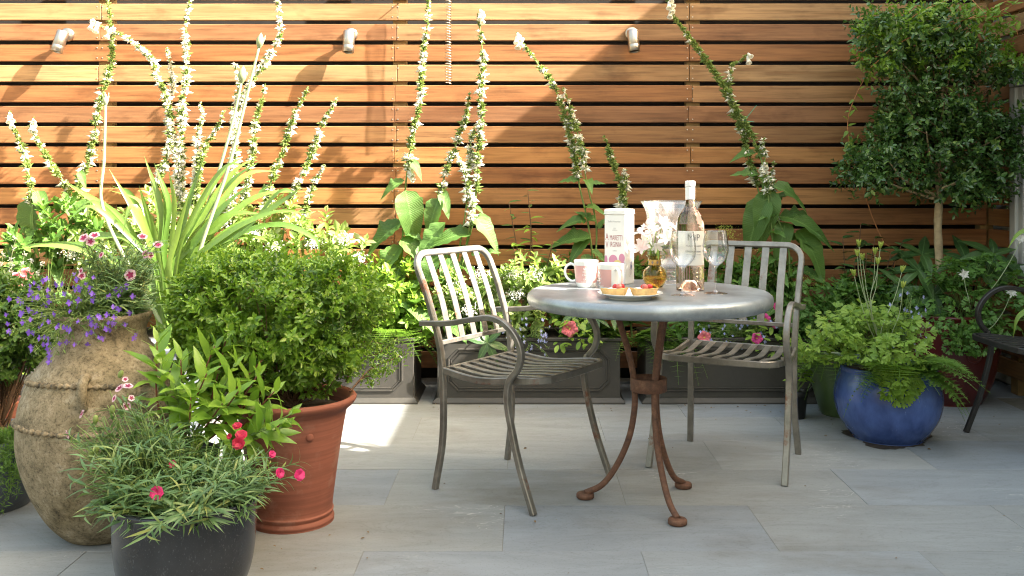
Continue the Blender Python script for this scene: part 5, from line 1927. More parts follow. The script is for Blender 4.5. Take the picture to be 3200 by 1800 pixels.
pos, dd = np.vstack(pos), np.vstack(dd)
g = scatter(small_leaf(.14, .02, .1), pos, nrm(dd), rs.normal(0, 1, dd.shape), rs.uniform(.012, .024, len(pos)))
tag(add('stems', *join(T), GSTEM, tr, True), kind='stuff')
tag(add('foliage', *g, L_FERN, tr), kind='stuff')

# --- lime shrub with whorls of lance leaves
rs = np.random.default_rng(51)
ls = thing('lime_shrub', 'bright lime green shrub with whorled lance leaves, before the terracotta pot', 'shrub', (SPX, SPY, .285))
LL = [mesh_np('leaf', *leaf_geo(1, .33, 'lance', 6, d_, .22, .014, rs), L_SHRUB, True) for d_ in (.1, .25, .42)]
heads = [(395, 860, 2.72), (540, 870, 2.78), (592, 915, 2.72), (575, 825, 2.82), (455, 905, 2.70), (520, 940, 2.66), (650, 940, 2.76), (690, 985, 2.72), (735, 1040, 2.68), (670, 1080, 2.64), (600, 985, 2.66), (440, 965, 2.66), (560, 1015, 2.64), (480, 1000, 2.62), (630, 1010, 2.74), (710, 1075, 2.70), (405, 915, 2.68), (660, 905, 2.82)]
rt = np.array([SPX, SPY, .29])
for hx, hy, hz in heads:
    p = np.array(at(hx, hy, hz))
    mid = rt * .5 + p * .5 + np.array([0, 0, -.02]) + rs.normal(0, .012, 3)
    P = smooth_path(np.array([rt + rs.normal(0, .008, 3) * np.array([1, 1, 0]), mid, p]), 8)
    add('stem', *tube(P, np.linspace(.0042, .0018, len(P)), 6), REDTWIG if rs.random() < .4 else GSTEM, ls, True)
    T = nrm(P[-1] - P[-4])
    for k in range(11):
        f = 1 - (k / 11.0) ** 1.1 * .5
        q = np.array([np.interp(f * (len(P) - 1), np.arange(len(P)), P[:, c]) for c in range(3)])
        a = k * 2.4
        x, y, z = frames(np.array([T]), np.array([0.3, .2, 1.0]))
        per = x[0] * math.cos(a) + z[0] * math.sin(a)
        d = nrm(T * (1.2 - .08 * k) * .8 + per * (.45 + .07 * k))
        place('leaf', LL[rs.integers(3)], ls, q, d, T + np.array([0, 0, .4]), rs.uniform(.078, .118) * (.6 if k < 3 else 1))

# --- dianthus
DL = (lambda g: g)(leaf_geo(1, .135, 'lance', 5, .75, .22))


def dianthus(name_label, stems_spec, rs, mat, leafL=(.03, .055), parent_loc=(0, 0, 0), nodes=6):
    t = thing('dianthus', name_label, 'plant', parent_loc)
    T, pos, dd, uu, ss = [], [], [], [], []
    tips = []
    for r0, tip in stems_spec:
        mid = r0 * .5 + tip * .5 + np.array([(tip[0] - r0[0]) * -.12, (tip[1] - r0[1]) * -.12, .01])
        P = smooth_path(np.array([r0, mid, tip]), 5)
        T.append(tube(P, .0011, 4, False))
        tips.append(P)
        for j in range(nodes):
            f = rs.uniform(.05, 1.0)
            q = np.array([np.interp(f * (len(P) - 1), np.arange(len(P)), P[:, c]) for c in range(3)])
            ax = nrm(P[-1] - P[0])
            a = rs.uniform(0, 6.28)
            for s in (0, math.pi):
                per = np.array([math.cos(a + s), math.sin(a + s), 0])
                pos.append(q)
                dd.append(nrm(ax * .75 + per * rs.uniform(.35, .8)))
                uu.append(nrm(ax * .6 - per * .6 + np.array([0, 0, .3])))
                ss.append(rs.uniform(*leafL) * (1.15 - .45 * f))
    tag(add('stems', *join(T), GSTEM, t, True), kind='stuff')
    g = scatter(DL, np.array(pos), np.array(dd), np.array(uu), np.array(ss))
    tag(add('foliage', *g, mat, t, True), kind='stuff')
    return t, tips


def pink_geo(rs, r=.017, n=5, wave=.06, layers=1, lift=.35):
    parts = []
    for l in range(layers):
        for k in range(n):
            g = leaf_geo(r * (1 - .22 * l), r * 1.15 * (1 - .1 * l), 'petal', 4, .12, .06, wave, rs, 2)
            a = k * 2 * math.pi / n + l * .6 + rs.normal(0, .08)
            d = np.array([math.cos(a), math.sin(a), lift + .35 * l + rs.normal(0, .06)])
            x, y, z = frames(np.array([d]), np.array([0, 0, 1.0]))
            parts.append((g[0] @ np.stack([x[0], y[0], z[0]], 1).T, g[1]))
    return join(parts)


def eye_geo(r, n=5, z=.0016):
    a = np.linspace(0, 2 * np.pi, n * 4, endpoint=False)
    rr = r * (.8 + .25 * np.cos(a * n))
    V = np.stack([rr * np.cos(a), rr * np.sin(a), rr * .32 + z], -1)
    V = np.vstack([[(0, 0, z)], V])
    m = len(a)
    return V, [[0, 1 + i, 1 + (i + 1) % m] for i in range(m)]


def face_flower(name, me, parent, p, d, s=1.0, spin=0.0):
    """flower mesh whose face looks along d"""
    d = nrm(np.array(d, dtype=float))
    x, y, z = frames(np.array([[math.cos(spin), .2, math.sin(spin)]]), d)
    M = Matrix.Identity(4)
    yy = np.cross(d, x[0])
    for k in range(3):
        M[k][0], M[k][1], M[k][2], M[k][3] = x[0][k] * s, yy[k] * s, d[k] * s, float(p[k])
    return link(name, me, parent, False, M)


def bud(parent, p, d, s=.012, m_=GSTEM):
    g = lathe([(.12, 0), (.3, .25), (.32, .6), (.2, .9), (0, 1.05)], 8)
    x, y, z = frames(np.array([[0.2, .9, .1]]), nrm(np.array(d, dtype=float)))
    M = np.stack([x[0], y[0], z[0]], 1)
    return add('flower_bud', (g[0] * s) @ M.T + np.array(p), g[1], m_, parent, True)


rs = np.random.default_rng(61)
# in the black bowl
spec = []
for k in range(135):
    a, q = rs.uniform(0, 6.28), math.sqrt(rs.uniform(0, 1)) * .15
    r0 = np.array([BPX + q * math.cos(a), BPY + q * math.sin(a), .245])
    left = np.clip((BPX - r0[0]) / .15, -1, 1)
    h = rs.uniform(.05, .15) + max(0, left + .35) * rs.uniform(.03, .13)
    o = np.array([math.cos(a), math.sin(a), 0]) * (q / .15)
    tip = r0 + o * rs.uniform(.02, .12) + np.array([rs.normal(0, .025) - .03 * max(0, left), rs.normal(0, .02), h])
    spec.append((r0, tip))
for k in range(60):
    a = rs.uniform(0, 6.28)
    r0 = np.array([BPX + .135 * math.cos(a), BPY + .135 * math.sin(a), .25])
    o = np.array([math.cos(a), math.sin(a), 0])
    spec.append((r0, r0 + o * rs.uniform(.05, .11) + np.array([0, 0, rs.uniform(.0, .07)])))
for k in range(70):
    x, y = rs.uniform(165, 430), rs.uniform(985, 1120)
    p = np.array(at(x, max(y, 1130 - (x - 150) * .75), rs.uniform(2.40, 2.56)))
    r0 = np.array([BPX + np.clip((p[0] - BPX) * .45, -.13, .13) + rs.normal(0, .01), BPY + rs.uniform(-.08, .12), .245])
    spec.append((r0, p))
extra = [(700, 1205, 2.42), (750, 1195, 2.42), (683, 1145, 2.5), (430, 1172, 2.40), (600, 1115, 2.55), (320, 990, 2.5), (300, 1010, 2.5), (210, 1045, 2.45), (270, 1020, 2.48), (175, 1095, 2.42), (395, 1240, 2.27)]
for x, y, Z in extra:
    p = np.array(at(x, y, Z))
    r0 = np.array([BPX + np.clip((p[0] - BPX) * .5, -.12, .12), BPY + np.clip((p[1] - BPY) * .5, -.12, .12), .245])
    spec.append((r0, p))
d1, tips = dianthus('grey-green dianthus with hot pink blooms filling the black bowl', spec, rs, L_DIAN, (.040, .070), (BPX, BPY, .25), 5)
HOT = [mesh_np('flower', *pink_geo(np.random.default_rng(s), .0175, 7, .10, 2), P_HOT, True) for s in range(2)]
CRI = mesh_np('flower', *pink_geo(np.random.default_rng(5), .017, 7, .12, 2), P_CRIM, True)
BIC = mesh_np('flower', *pink_geo(np.random.default_rng(6), .0155, 5, .06, 1), P_BICO, True)
EYE = mesh_np('flower_eye', *eye_geo(.0095), P_BICI, True)
camv = np.array([0, 0, CAM_H])
for (x, y, Z, me, s, dv) in ((395, 1240, 2.27, HOT[0], 1.0, (.05, -1, .35)), (703, 1190, 2.40, HOT[1], .8, (.8, -.6, .3)), (752, 1195, 2.40, HOT[0], .92, (.7, -.7, .3)), (684, 1143, 2.48, HOT[1], .6, (.6, -.6, .5)), (434, 1168, 2.40, HOT[1], .6, (0, -.8, .6)), (600, 1115, 2.53, CRI, 1.05, (.1, -1, .3)), (607, 1095, 2.56, CRI, 1.0, (.2, -.6, .8)), (597, 1072, 2.6, CRI, .8, (.1, -.5, .8)), (577, 1098, 2.58, CRI, .5, (-.3, -.8, .4))):
    face_flower('flower', me, d1, at(x, y, Z), dv, s, rs.uniform(0, 6))
for (x, y, Z, s, dv) in ((322, 973, 2.52, .9, (.2, -.3, .9)), (302, 978, 2.52, .9, (-.4, -.5, .7)), (289, 1003, 2.5, .7, (-.6, -.6, .4)), (318, 1022, 2.5, .8, (.4, -.7, .4)), (330, 1002, 2.5, .6, (.6, -.6, .4)), (208, 1042, 2.46, .8, (-.7, -.5, .4)), (172, 1092, 2.44, .8, (-.7, -.6, -.2)), (315, 955, 2.54, .55, (.3, -.7, .6))):
    f = face_flower('flower', BIC, d1, at(x, y, Z), dv, s, rs.uniform(0, 6))
    e = link('flower_eye', EYE, f)
    e.matrix_parent_inverse = Matrix.Identity(4)
for (x, y, Z) in ((241, 1065, 2.45), (283, 1040, 2.46), (227, 1150, 2.38), (243, 1140, 2.38), (490, 1190, 2.36), (458, 1190, 2.4), (300, 950, 2.52)):
    bud(d1, at(x, y, Z), (rs.normal(0, .2), -.2, 1), .022, L_POD)

# in the clay jar
rs = np.random.default_rng(62)
spec = []
for k in range(190):
    a, q = rs.uniform(0, 6.28), math.sqrt(rs.uniform(0, 1)) * .09
    r0 = np.array([JX + .01 + q * math.cos(a), JY + .01 + q * math.sin(a), .632])
    x, y = rs.uniform(205, 402), rs.uniform(600, 770)
    p = np.array(at(x, y, JY + rs.normal(0, .06)))
    spec.append((r0, p))
d2, tips = dianthus('grey-green dianthus with pink and maroon blooms on top of the clay jar', spec, rs, L_DIAN, (.030, .055), (JX, JY, .63), 7)
for (x, y, s, dv) in ((212, 600, 1.1, (-.2, -.7, .6)), (228, 608, .95, (.2, -.9, .2)), (238, 594, 1.1, (.1, -.5, .8)), (256, 642, .7, (-.4, -.7, .4)), (358, 597, 1.05, (.3, -.4, .8)), (368, 640, .9, (-.3, -.9, .2)), (378, 642, .7, (.7, -.6, 0)), (397, 617, 1.05, (.2, -.5, .7)), (329, 692, 1.25, (-.05, -1, .15)), (205, 682, .7, (-.5, -.8, .2)), (206, 694, .8, (.2, -.9, .1))):
    f = face_flower('flower', BIC, d2, at(x, y, 2.87), dv, s, rs.uniform(0, 6))
    e = link('flower_eye', EYE, f)
    e.matrix_parent_inverse = Matrix.Identity(4)


# --- lobelia
def lob_geo(r=1.0):
    parts = []
    for a, L, W in ((-90, 1.0, .62), (-35, .95, .58), (-145, .95, .58), (60, .55, .22), (120, .55, .22)):
        g = leaf_geo(r * L, r * W, 'petal', 3, .1, .1)
        d = np.array([math.cos(R(a)), math.sin(R(a)), .25])
        x, y, z = frames(np.array([d]), np.array([0, 0, 1.0]))
        parts.append((g[0] @ np.stack([x[0], y[0], z[0]], 1).T, g[1]))
    return join(parts)


LOBP = mesh_np('flower', *lob_geo(.0112), P_PURPLE, True)
LOBB = mesh_np('flower', *lob_geo(.0115), P_BLUE, True)


def lobelia(label, root, pts_fn, n_st, n_fl, me, rs, loc, leaves=5, lsz=.012):
    t = thing('lobelia', label, 'plant', loc)
    T, pos, dd = [], [], []
    ends = []
    for k in range(n_st):
        p = pts_fn(rs)
        r0 = root + rs.normal(0, .018, 3) * np.array([1, 1, .2])
        mid = r0 * .5 + p * .5 + np.array([rs.normal(0, .015), rs.normal(0, .015), abs(p[2] - r0[2]) * .12 + .018])
        P = smooth_path(np.array([r0, mid, p]), 6)
        T.append(tube(P, .0008, 4, False))
        ends.append(P)
        for j in range(leaves):
            f = rs.uniform(.1, 1) * (len(P) - 1)
            pos.append([np.interp(f, np.arange(len(P)), P[:, c]) for c in range(3)])
            dd.append(rs.normal(0, 1, 3))
    tag(add('stems', *join(T), GSTEM, t, True), kind='stuff')
    pos, dd = np.array(pos), np.array(dd)
    tag(add('foliage', *scatter(SLN, pos, nrm(dd), np.tile([0, 0, 1.0], (len(pos), 1)), rs.uniform(lsz * .7, lsz * 1.5, len(pos))), L_LOB, t), kind='stuff')
    for k in range(n_fl):
        P = ends[k % len(ends)]
        f = (len(P) - 1) * (1 if k < len(ends) else rs.uniform(.55, 1))
        p = np.array([np.interp(f, np.arange(len(P)), P[:, c]) for c in range(3)]) + rs.normal(0, .006, 3)
        d = nrm(np.array([rs.normal(0, .5) + (p[0] - root[0]) * 2, -1 + rs.normal(0, .3), .1 + rs.normal(0, .35)]))
        x, y, z = frames(np.array([[1.0, 0, rs.normal(0, .2)]]), d)
        face_flower('flower', me, t, p, d, rs.uniform(.75, 1.2), rs.normal(0, .25))
    return t


rs = np.random.default_rng(71)


def jar_pts(rs):
    while True:
        v = rs.normal(0, 1, 3)
        v = v / np.linalg.norm(v) * rs.uniform(.55, 1.05)
        p = np.array([-1.295, 2.80, .68]) + v * np.array([.185, .13, .135])
        if v[1] < .35 and not (p[2] < .60 and math.hypot(p[0] - JX, p[1] - JY) < .19):
            return p


lobelia('violet lobelia spilling over the lip of the clay jar', np.array([JX - .05, JY - .05, .64]), jar_pts, 170, 130, LOBP, rs, (JX, JY, .63), 7)
rs = np.random.default_rng(72)
lobelia('pale blue lobelia trailing over the trough behind the front armchair', np.array([rootx(1320, 4.75), 4.74, .29]), lambda rs: np.array(at(rs.uniform(1262, 1388), rs.uniform(800, 900), rs.uniform(4.56, 4.66))), 60, 46, LOBB, rs, (rootx(1320), 4.74, .29), 9)
lobelia('pale blue lobelia trailing over the trough behind the far armchair', np.array([rootx(1880, 4.75), 4.74, .29]), lambda rs: np.array(at(rs.uniform(1750, 1955), rs.uniform(785, 875), rs.uniform(4.56, 4.66))), 60, 34, LOBB, rs, (rootx(1880), 4.74, .29), 9)
lobelia('pale blue lobelia in the crowded blue pot', np.array([BLX + .06, BLY + .02, .285]), lambda rs: np.array(at(rs.uniform(2238, 2340), rs.uniform(730, 880), rs.uniform(4.0, 4.15))), 46, 36, LOBB, rs, (BLX, BLY, .285), 8)


# --- petunias
def petunia_geo(rs, r=.036):
    V = [(0, 0, -.012)]
    n = 30
    for q, zz in ((.12, -.010), (.35, 0.0), (.7, .006), (1.0, .002)):
        for i in range(n):
            a = i * 2 * math.pi / n
            rr = r * q * (1 + (.10 * math.cos(5 * a) + .03 * math.sin(13 * a)) * q * q)
            V.append((rr * math.cos(a), rr * math.sin(a), zz + .004 * q * math.sin(10 * a + 1) + rs.normal(0, .0008)))
    Fc = [[0, 1 + i, 1 + (i + 1) % n] for i in range(n)]
    for q in range(3):
        Fc += [[1 + q * n + i, 1 + (q + 1) * n + i, 1 + (q + 1) * n + (i + 1) % n, 1 + q * n + (i + 1) % n] for i in range(n)]
    return np.array(V), Fc


PETA = mesh_np('flower', *petunia_geo(np.random.default_rng(1)), P_PINK, True)
PETB = mesh_np('flower', *petunia_geo(np.random.default_rng(2)), P_MAG, True)
EYEY = mesh_np('flower_eye', *eye_geo(.006, 5, -.004), P_YELL, True)
PLF = mesh_np('leaf', *leaf_geo(1, .5, 'oval', 5, .25, .2), L_AQUI, True)


def petunia(label, rx, blooms, fol, rs):
    t = thing('petunia', label, 'plant', (rx, 4.75, .29))
    root = np.array([rx, 4.75, .29])
    for (x, y, Z, me, s, dv) in blooms:
        p = np.array(at(x, y, Z))
        add('stem', *tube(smooth_path(np.array([root, root * .4 + p * .6 + np.array([0, 0, .04]), p + np.array([0, .012, 0])]), 5), .0018, 5), GSTEM, t, True)
        f = face_flower('flower', me, t, p, dv, s, rs.uniform(0, 6))
        e = link('flower_eye', EYEY, f)
        e.matrix_parent_inverse = Matrix.Identity(4)
    for k in range(fol[4]):
        p = np.array(at(rs.uniform(fol[0], fol[1]), rs.uniform(fol[2], fol[3]), rs.uniform(4.58, 4.72)))
        d = nrm(np.array([rs.normal(0, .8), -.7, rs.normal(0, .6)]))
        place('leaf', PLF, t, p, d, (0, -.4, 1), rs.uniform(.025, .05))
    return t


rs = np.random.default_rng(81)
petunia('petunia with one salmon pink bloom on the trough below the table', rootx(1440), [(1433, 827, 4.58, PETA, 1.05, (-.05, -1, .1))], (1400, 1500, 800, 870, 60), rs)
petunia('petunia with five pink blooms behind the far armchair', rootx(1900), [(1772, 849, 4.6, PETA, .85, (-.1, -1, .2)), (1904, 851, 4.58, PETB, .75, (.1, -1, .15)), (1925, 803, 4.6, PETB, .72, (-.5, -.8, .1)), (1952, 773, 4.62, PETB, .62, (.6, -.7, .2)), (1950, 817, 4.62, PETB, .5, (.4, -.8, -.2))], (1880, 1990, 790, 900, 60), rs)

# --- columbines, ferns
def fan_leaflet(rs, lobes=3):
    V = [(0, 0, 0)]
    for l in range(lobes):
        c = (l - (lobes - 1) / 2) * .62
        for k, (da, rr) in enumerate(((-.27, .72), (-.14, .95), (0, .92), (.14, .96), (.27, .72))):
            a = c + da
            V.append((rr * math.sin(a), rr * math.cos(a), .10 * math.cos(a * 3) + rs.normal(0, .02)))
    n = len(V)
    return np.array(V), [[0, i + 1, i] for i in range(1, n - 1)]


def columbine_leaf(rs):
    parts = []
    for a, L in ((0, 1.0), (1.15, .95), (-1.15, .95)):
        V, Fc = fan_leaflet(rs)
        ca, sa = math.cos(a), math.sin(a)
        M = np.array([[ca, sa, 0], [-sa, ca, 0], [0, 0, 1]])
        W = (V * np.array([.62, .62, .62]) * L + np.array([0, .30, 0])) @ M.T
        W[:, 2] -= .22 * (W[:, 0] ** 2 + W[:, 1] ** 2)
        parts.append((W, Fc))
        parts.append(tube(np.array([(0, 0, 0), (.32 * sa, .32 * ca, -.02)]), .018, 4, False))
    return join(parts)


rsC = np.random.default_rng(90)
COLM = {}
for key, m_ in (('light', L_AQUI), ('dark', L_AQUID)):
    COLM[key] = [mesh_np('leaf', *columbine_leaf(rsC), m_) for _ in range(4)]


def columbine(label, root, blobs, n, key, rs, size=(.035, .055), stalks=()):
    t = thing('columbine', label, 'plant', root)
    root = np.array(root, dtype=float)
    T = []
    for k in range(n):
        c, r = blobs[k % len(blobs)]
        v = nrm(rs.normal(0, 1, 3))
        v *= rs.uniform(.45, 1.0) ** .5
        p = np.array(c) + v * np.array(r)
        o = nrm(p - root)
        up = nrm(np.array([0, -.6, .75]) + o * .4 + rs.normal(0, .42, 3))
        a = rs.uniform(0, 6.28)
        d = np.array([math.cos(a), math.sin(a), -.15]) + o * .5
        place('leaf', COLM[key][rs.integers(4)], t, p, d, up, rs.uniform(*size))
        if k % 3 == 0:
            mid = root * .45 + p * .55 + np.array([0, 0, -.01])
            T.append(tube(smooth_path(np.array([root + rs.normal(0, .02, 3) * np.array([1, 1, 0]), mid, p]), 4), .0011, 4, False))
    tag(add('leaf_stalks', *join(T), GSTEM, t, True), kind='stuff')
    for pts, Z, kind in stalks:
        P = smooth_path(np.array([at(x, y, Z) for x, y in pts] + [root + np.array([0, 0, .0])]), 6)
        s = add('flower_stalk', *tube(P, np.linspace(.0014, .0022, len(P)), 5), PSTEM, t, True)
        if kind == 'seed':
            d = nrm(P[0] - P[2])
            q = []
            for k in range(5):
                a = k * 1.256
                off = np.array([math.cos(a), math.sin(a), 0]) * .007
                q.append(tube(smooth_path(np.array([P[0], P[0] + d * .014 + off * .8, P[0] + d * .030 + off * 1.5]), 3), np.array([.002, .0032, .0034, .0034, .003, .002, .0006]), 5))
            add('seed_head', *join(q), L_ALCH if rs.random() < .75 else BARK, s, True)
        elif kind == 'white':
            g = []
            for k in range(10):
                a = k * .628
                d = np.array([math.cos(a), -.5 + .25 * (k % 2), math.sin(a)])
                gg = leaf_geo(.028 if k % 2 else .020, .011, 'lance', 4, .1, .2)
                x, y, z = frames(np.array([d]), np.array([0, -1.0, .1]))
                g.append((gg[0] @ np.stack([x[0], y[0], z[0]], 1).T + P[0], gg[1]))
            for k in range(5):
                a = k * 1.256 + .3
                o = np.array([math.cos(a) * .012, .025, math.sin(a) * .012])
                g.append(tube(np.array([P[0], P[0] + o * .6, P[0] + o * 1.4]), np.array([.0022, .0014, .0006]), 5))
            fl = add('flower', *join(g), P_WHITE, s, True)
    return t


def blob(x, y, Z, rx, rz, ry):
    k = Z / F
    return (np.array(at(x, y, Z)), (rx * k, ry, rz * k))


rs = np.random.default_rng(91)
columbine('lime green columbine with dry seed heads, in the cobalt blue pot', (BLX, BLY, .29), [blob(2180, 830, 4.0, 150, 45, .16), blob(2230, 880, 3.92, 110, 40, .14), blob(2090, 870, 4.0, 90, 40, .12), blob(2260, 960, 3.83, 45, 45, .05), blob(2180, 800, 4.08, 120, 30, .12)], 300, 'light', rs, (.038, .062),
          [([(2161, 620), (2166, 680), (2180, 760)], 4.02, 'seed'), ([(2157, 645), (2162, 700), (2185, 780)], 4.0, 'seed'), ([(2214, 625), (2205, 690), (2190, 770)], 4.03, 'seed'), ([(2201, 640), (2198, 700), (2190, 780)], 4.06, 'seed'), ([(2208, 665), (2204, 720), (2192, 790)], 3.98, 'seed'), ([(2268, 685), (2250, 750), (2215, 840)], 4.0, 'seed'), ([(2271, 725), (2262, 790), (2240, 850)], 3.97, 'seed'), ([(2149, 695), (2165, 760), (2185, 820)], 3.98, 'seed'), ([(2170, 655), (2176, 700), (2186, 760)], 4.05, 'seed')])
columbine('dark green columbine with white spurred flowers, behind the cut-off chair', (RPX + .05, RPY - .12, .415), [blob(2480, 700, 4.55, 90, 60, .10), blob(2420, 790, 4.5, 110, 60, .10), blob(2520, 780, 4.5, 80, 70, .1), blob(2440, 850, 4.45, 70, 40, .08), blob(2400, 690, 4.6, 60, 40, .08)], 280, 'dark', rs, (.036, .058),
          [([(2567, 600), (2545, 650), (2500, 720)], 4.4, 'white'), ([(2425, 690), (2428, 720), (2440, 770)], 4.45, 'white'), ([(2545, 735), (2520, 790), (2480, 830)], 4.3, 'white')])
columbine('mid green columbine between the far armchair and the blue pot', (1.30, 4.80, .29), [blob(2030, 760, 4.72, 70, 60, .07), blob(2070, 800, 4.68, 90, 60, .07), blob(2110, 745, 4.72, 70, 45, .08), blob(2010, 830, 4.66, 45, 55, .05)], 190, 'dark', rs, (.036, .058))

# fern fronds
def frond_geo(rs, n=15, droop=.4):
    parts = []
    yy = np.linspace(0, 1, 14)
    P = np.stack([0 * yy, yy * (1 - .12 * yy), .22 * yy - (droop + .22) * yy ** 2.2], -1)
    parts.append(tube(P, np.linspace(.010, .002, 14), 4, False))
    for i in range(n):
        t = .12 + .86 * (i / (n - 1))
        c = np.array([np.interp(t, yy, P[:, k]) for k in range(3)])
        L = .30 * math.sin(math.pi * min(1, (t * .92 + .08)) ** .7) ** .8 + .012
        for s in (-1, 1):
            d = nrm(np.array([s * 1.0, .42, -.12 + rs.normal(0, .06)]))
            side = nrm(np.cross(d, np.array([0, 0, 1.0])))
            V = [c]
            Fc = []
            m = 6
            for k in range(m):
                f0, f1, f2 = k / m, (k + .55) / m, (k + 1) / m
                w = L * .21 * (1 - f0 * .85)
                b = len(V)
                base0, base1 = c + d * L * f0, c + d * L * f2
                tipm = c + d * L * (f1 + .10)
                V += [base0, base1, tipm + side * w, tipm - side * w]
                Fc += [[b, b + 1, b + 2], [b + 1, b, b + 3]]
            parts.append((np.array(V), Fc))
    return join(parts)


rsF = np.random.default_rng(95)
FRO = [mesh_np('frond', *frond_geo(rsF, 16, d_), L_FERN) for d_ in (.2, .45, .75)]


def fern(label, root, n, L, rs, az=(0, 360), el=(.1, .9)):
    t = thing('fern', label, 'fern', root)
    for k in range(n):
        a = R(rs.uniform(*az))
        d = np.array([math.cos(a), math.sin(a), rs.uniform(*el)])
        place('frond', FRO[rs.integers(3)], t, np.array(root) + np.array([math.cos(a), math.sin(a), 0]) * .02, d, (0, 0, 1), rs.uniform(*L))
    return t


rs = np.random.default_rng(96)
fern('fern hanging over the lip of the cobalt blue pot', (BLX, BLY - .10, .30), 30, (.20, .32), rs, (175, 370), (-.1, .5))
fern('small fern between the green pot and the far armchair', (GRX - .06, GRY - .06, .26), 16, (.18, .28), rs, (150, 330), (0, .7))
fern('sunlit fern at the end of the trough beside the terracotta pot', (rootx(985, 4.78), 4.77, .30), 22, (.18, .30), rs, (180, 370), (0, .7))
fern('fern in the trough under the table edge', (rootx(1590, 4.8), 4.78, .30), 20, (.16, .28), rs, (180, 360), (0, .6))
fern('fern in the trough right of the table legs', (rootx(1690, 4.8), 4.78, .30), 18, (.18, .28), rs, (190, 360), (-.1, .5))

# --- hellebores and other broad leaved plants
HL = [mesh_np('leaf', *leaf_geo(1, .33, 'lance', 7, d_, .18, .012, rs), L_HELL, True) for d_ in (.15, .35, .5)]


def hellebore(label, root, hands, rs, L=(.11, .17)):
    t = thing('hellebore', label, 'plant', root)
    root = np.array(root, dtype=float)
    for (x, y, Z, tilt) in hands:
        c = np.array(at(x, y, Z))
        add('leaf_stalk', *tube(smooth_path(np.array([root, root * .4 + c * .6 + np.array([0, 0, .05]), c]), 6), .0028, 6), GSTEM, t, True)
        n = 6
        a0 = rs.uniform(0, 6.28)
        for k in range(n):
            a = a0 + k * 2 * math.pi / n * .92
            d = np.array([math.cos(a), math.sin(a) * (1 - tilt) - .2 * tilt, math.sin(a) * tilt + .25 - .35 * tilt])
            place('leaflet', HL[rs.integers(3)], t, c, d, nrm(np.array([0, -tilt, 1 - .6 * tilt])), rs.uniform(*L))
    return t


rs = np.random.default_rng(97)
hellebore('hellebore leaf hanging over the trough behind the chair seat', (rootx(1215, 4.75), 4.76, .29), [(1226, 862, 4.58, .9)], rs, (.09, .12))
hellebore('dark hellebore in front of the corner fence, right of the tree trunk', (RPX + .13, RPY + .02, .41), [(2430, 655, 4.72, .5), (2500, 640, 4.7, .5), (2540, 680, 4.66, .5), (2470, 690, 4.62, .5)], rs, (.12, .19))
hellebore('dark hellebore left of the tree trunk', (RPX - .15, RPY + .02, .41), [(2310, 680, 4.74, .5), (2265, 720, 4.7, .6), (2350, 740, 4.68, .6), (2320, 640, 4.8, .4)], rs, (.12, .18))
hellebore('glossy hellebore under the table edge', (rootx(1500, 4.8), 4.80, .29), [(1500, 800, 4.66, .6), (1440, 790, 4.70, .6), (1540, 790, 4.7, .5), (1480, 765, 4.75, .5)], rs, (.07, .11))

CL = [mesh_np('leaf', *leaf_geo(1, .42, 'ovate', 6, d_, .25), L_CAM, True) for d_ in (.1, .3)]


def camellia(label, root, shoots, rs, L=(.06, .10), me=CL, per=9, stemm=TWIG, name='camellia'):
    t = thing(name, label, 'shrub', root)
    root = np.array(root, dtype=float)
    for (x, y, Z) in shoots:
        c = np.array(at(x, y, Z))
        P = smooth_path(np.array([root, root * .5 + c * .5 + rs.normal(0, .02, 3), c]), 8)
        add('stem', *tube(P, np.linspace(.005, .0018, len(P)), 6), stemm, t, True)
        for k in range(per):
            f = (1 - k / per * .6) * (len(P) - 1)
            q = np.array([np.interp(f, np.arange(len(P)), P[:, j]) for j in range(3)])
            a = k * 2.4 + rs.uniform(0, .6)
            d = np.array([math.cos(a), .7 * math.sin(a), rs.uniform(-.15, .45)])
            place('leaf', me[rs.integers(len(me))], t, q, d, (0, -.3, 1), rs.uniform(*L))
    return t


rs = np.random.default_rng(98)
camellia('glossy dark camellia behind the blue pot', (CPX, CPY, .245), [(2165, 565, 4.8), (2120, 600, 4.76), (2200, 600, 4.82), (2180, 640, 4.72), (2240, 640, 4.78), (2150, 660, 4.72), (2240, 690, 4.74), (2210, 720, 4.68), (2270, 610, 4.85), (2130, 700, 4.74), (2300, 700, 4.78)], rs)
CL2 = [mesh_np('leaf', *leaf_geo(1, .36, 'lance', 5, d_, .25), L_SHRUB if k else L_TREE, True) for k, d_ in enumerate((.1, .3))]
camellia('slim upright shrub with glossy pointed leaves, between chair and tin', (rootx(1345, 4.87), 4.87, .29), [(1328, 480, 4.85), (1335, 560, 4.84), (1290, 620, 4.82), (1390, 610, 4.8), (1345, 650, 4.78), (1410, 640, 4.78), (1300, 680, 4.8), (1380, 680, 4.76), (1420, 690, 4.74), (1280, 510, 4.86)], rs, (.040, .075), CL2, 15, TWIG, 'upright_shrub')
# seedling in the little pot
camellia('tiny seedling in the little black pot', (KPX, KPY, .115), [(2000, 935, 4.37), (2020, 945, 4.4), (1985, 955, 4.36), (2035, 925, 4.42)], rs, (.03, .05), [PLF], 7, GSTEM, 'seedling')

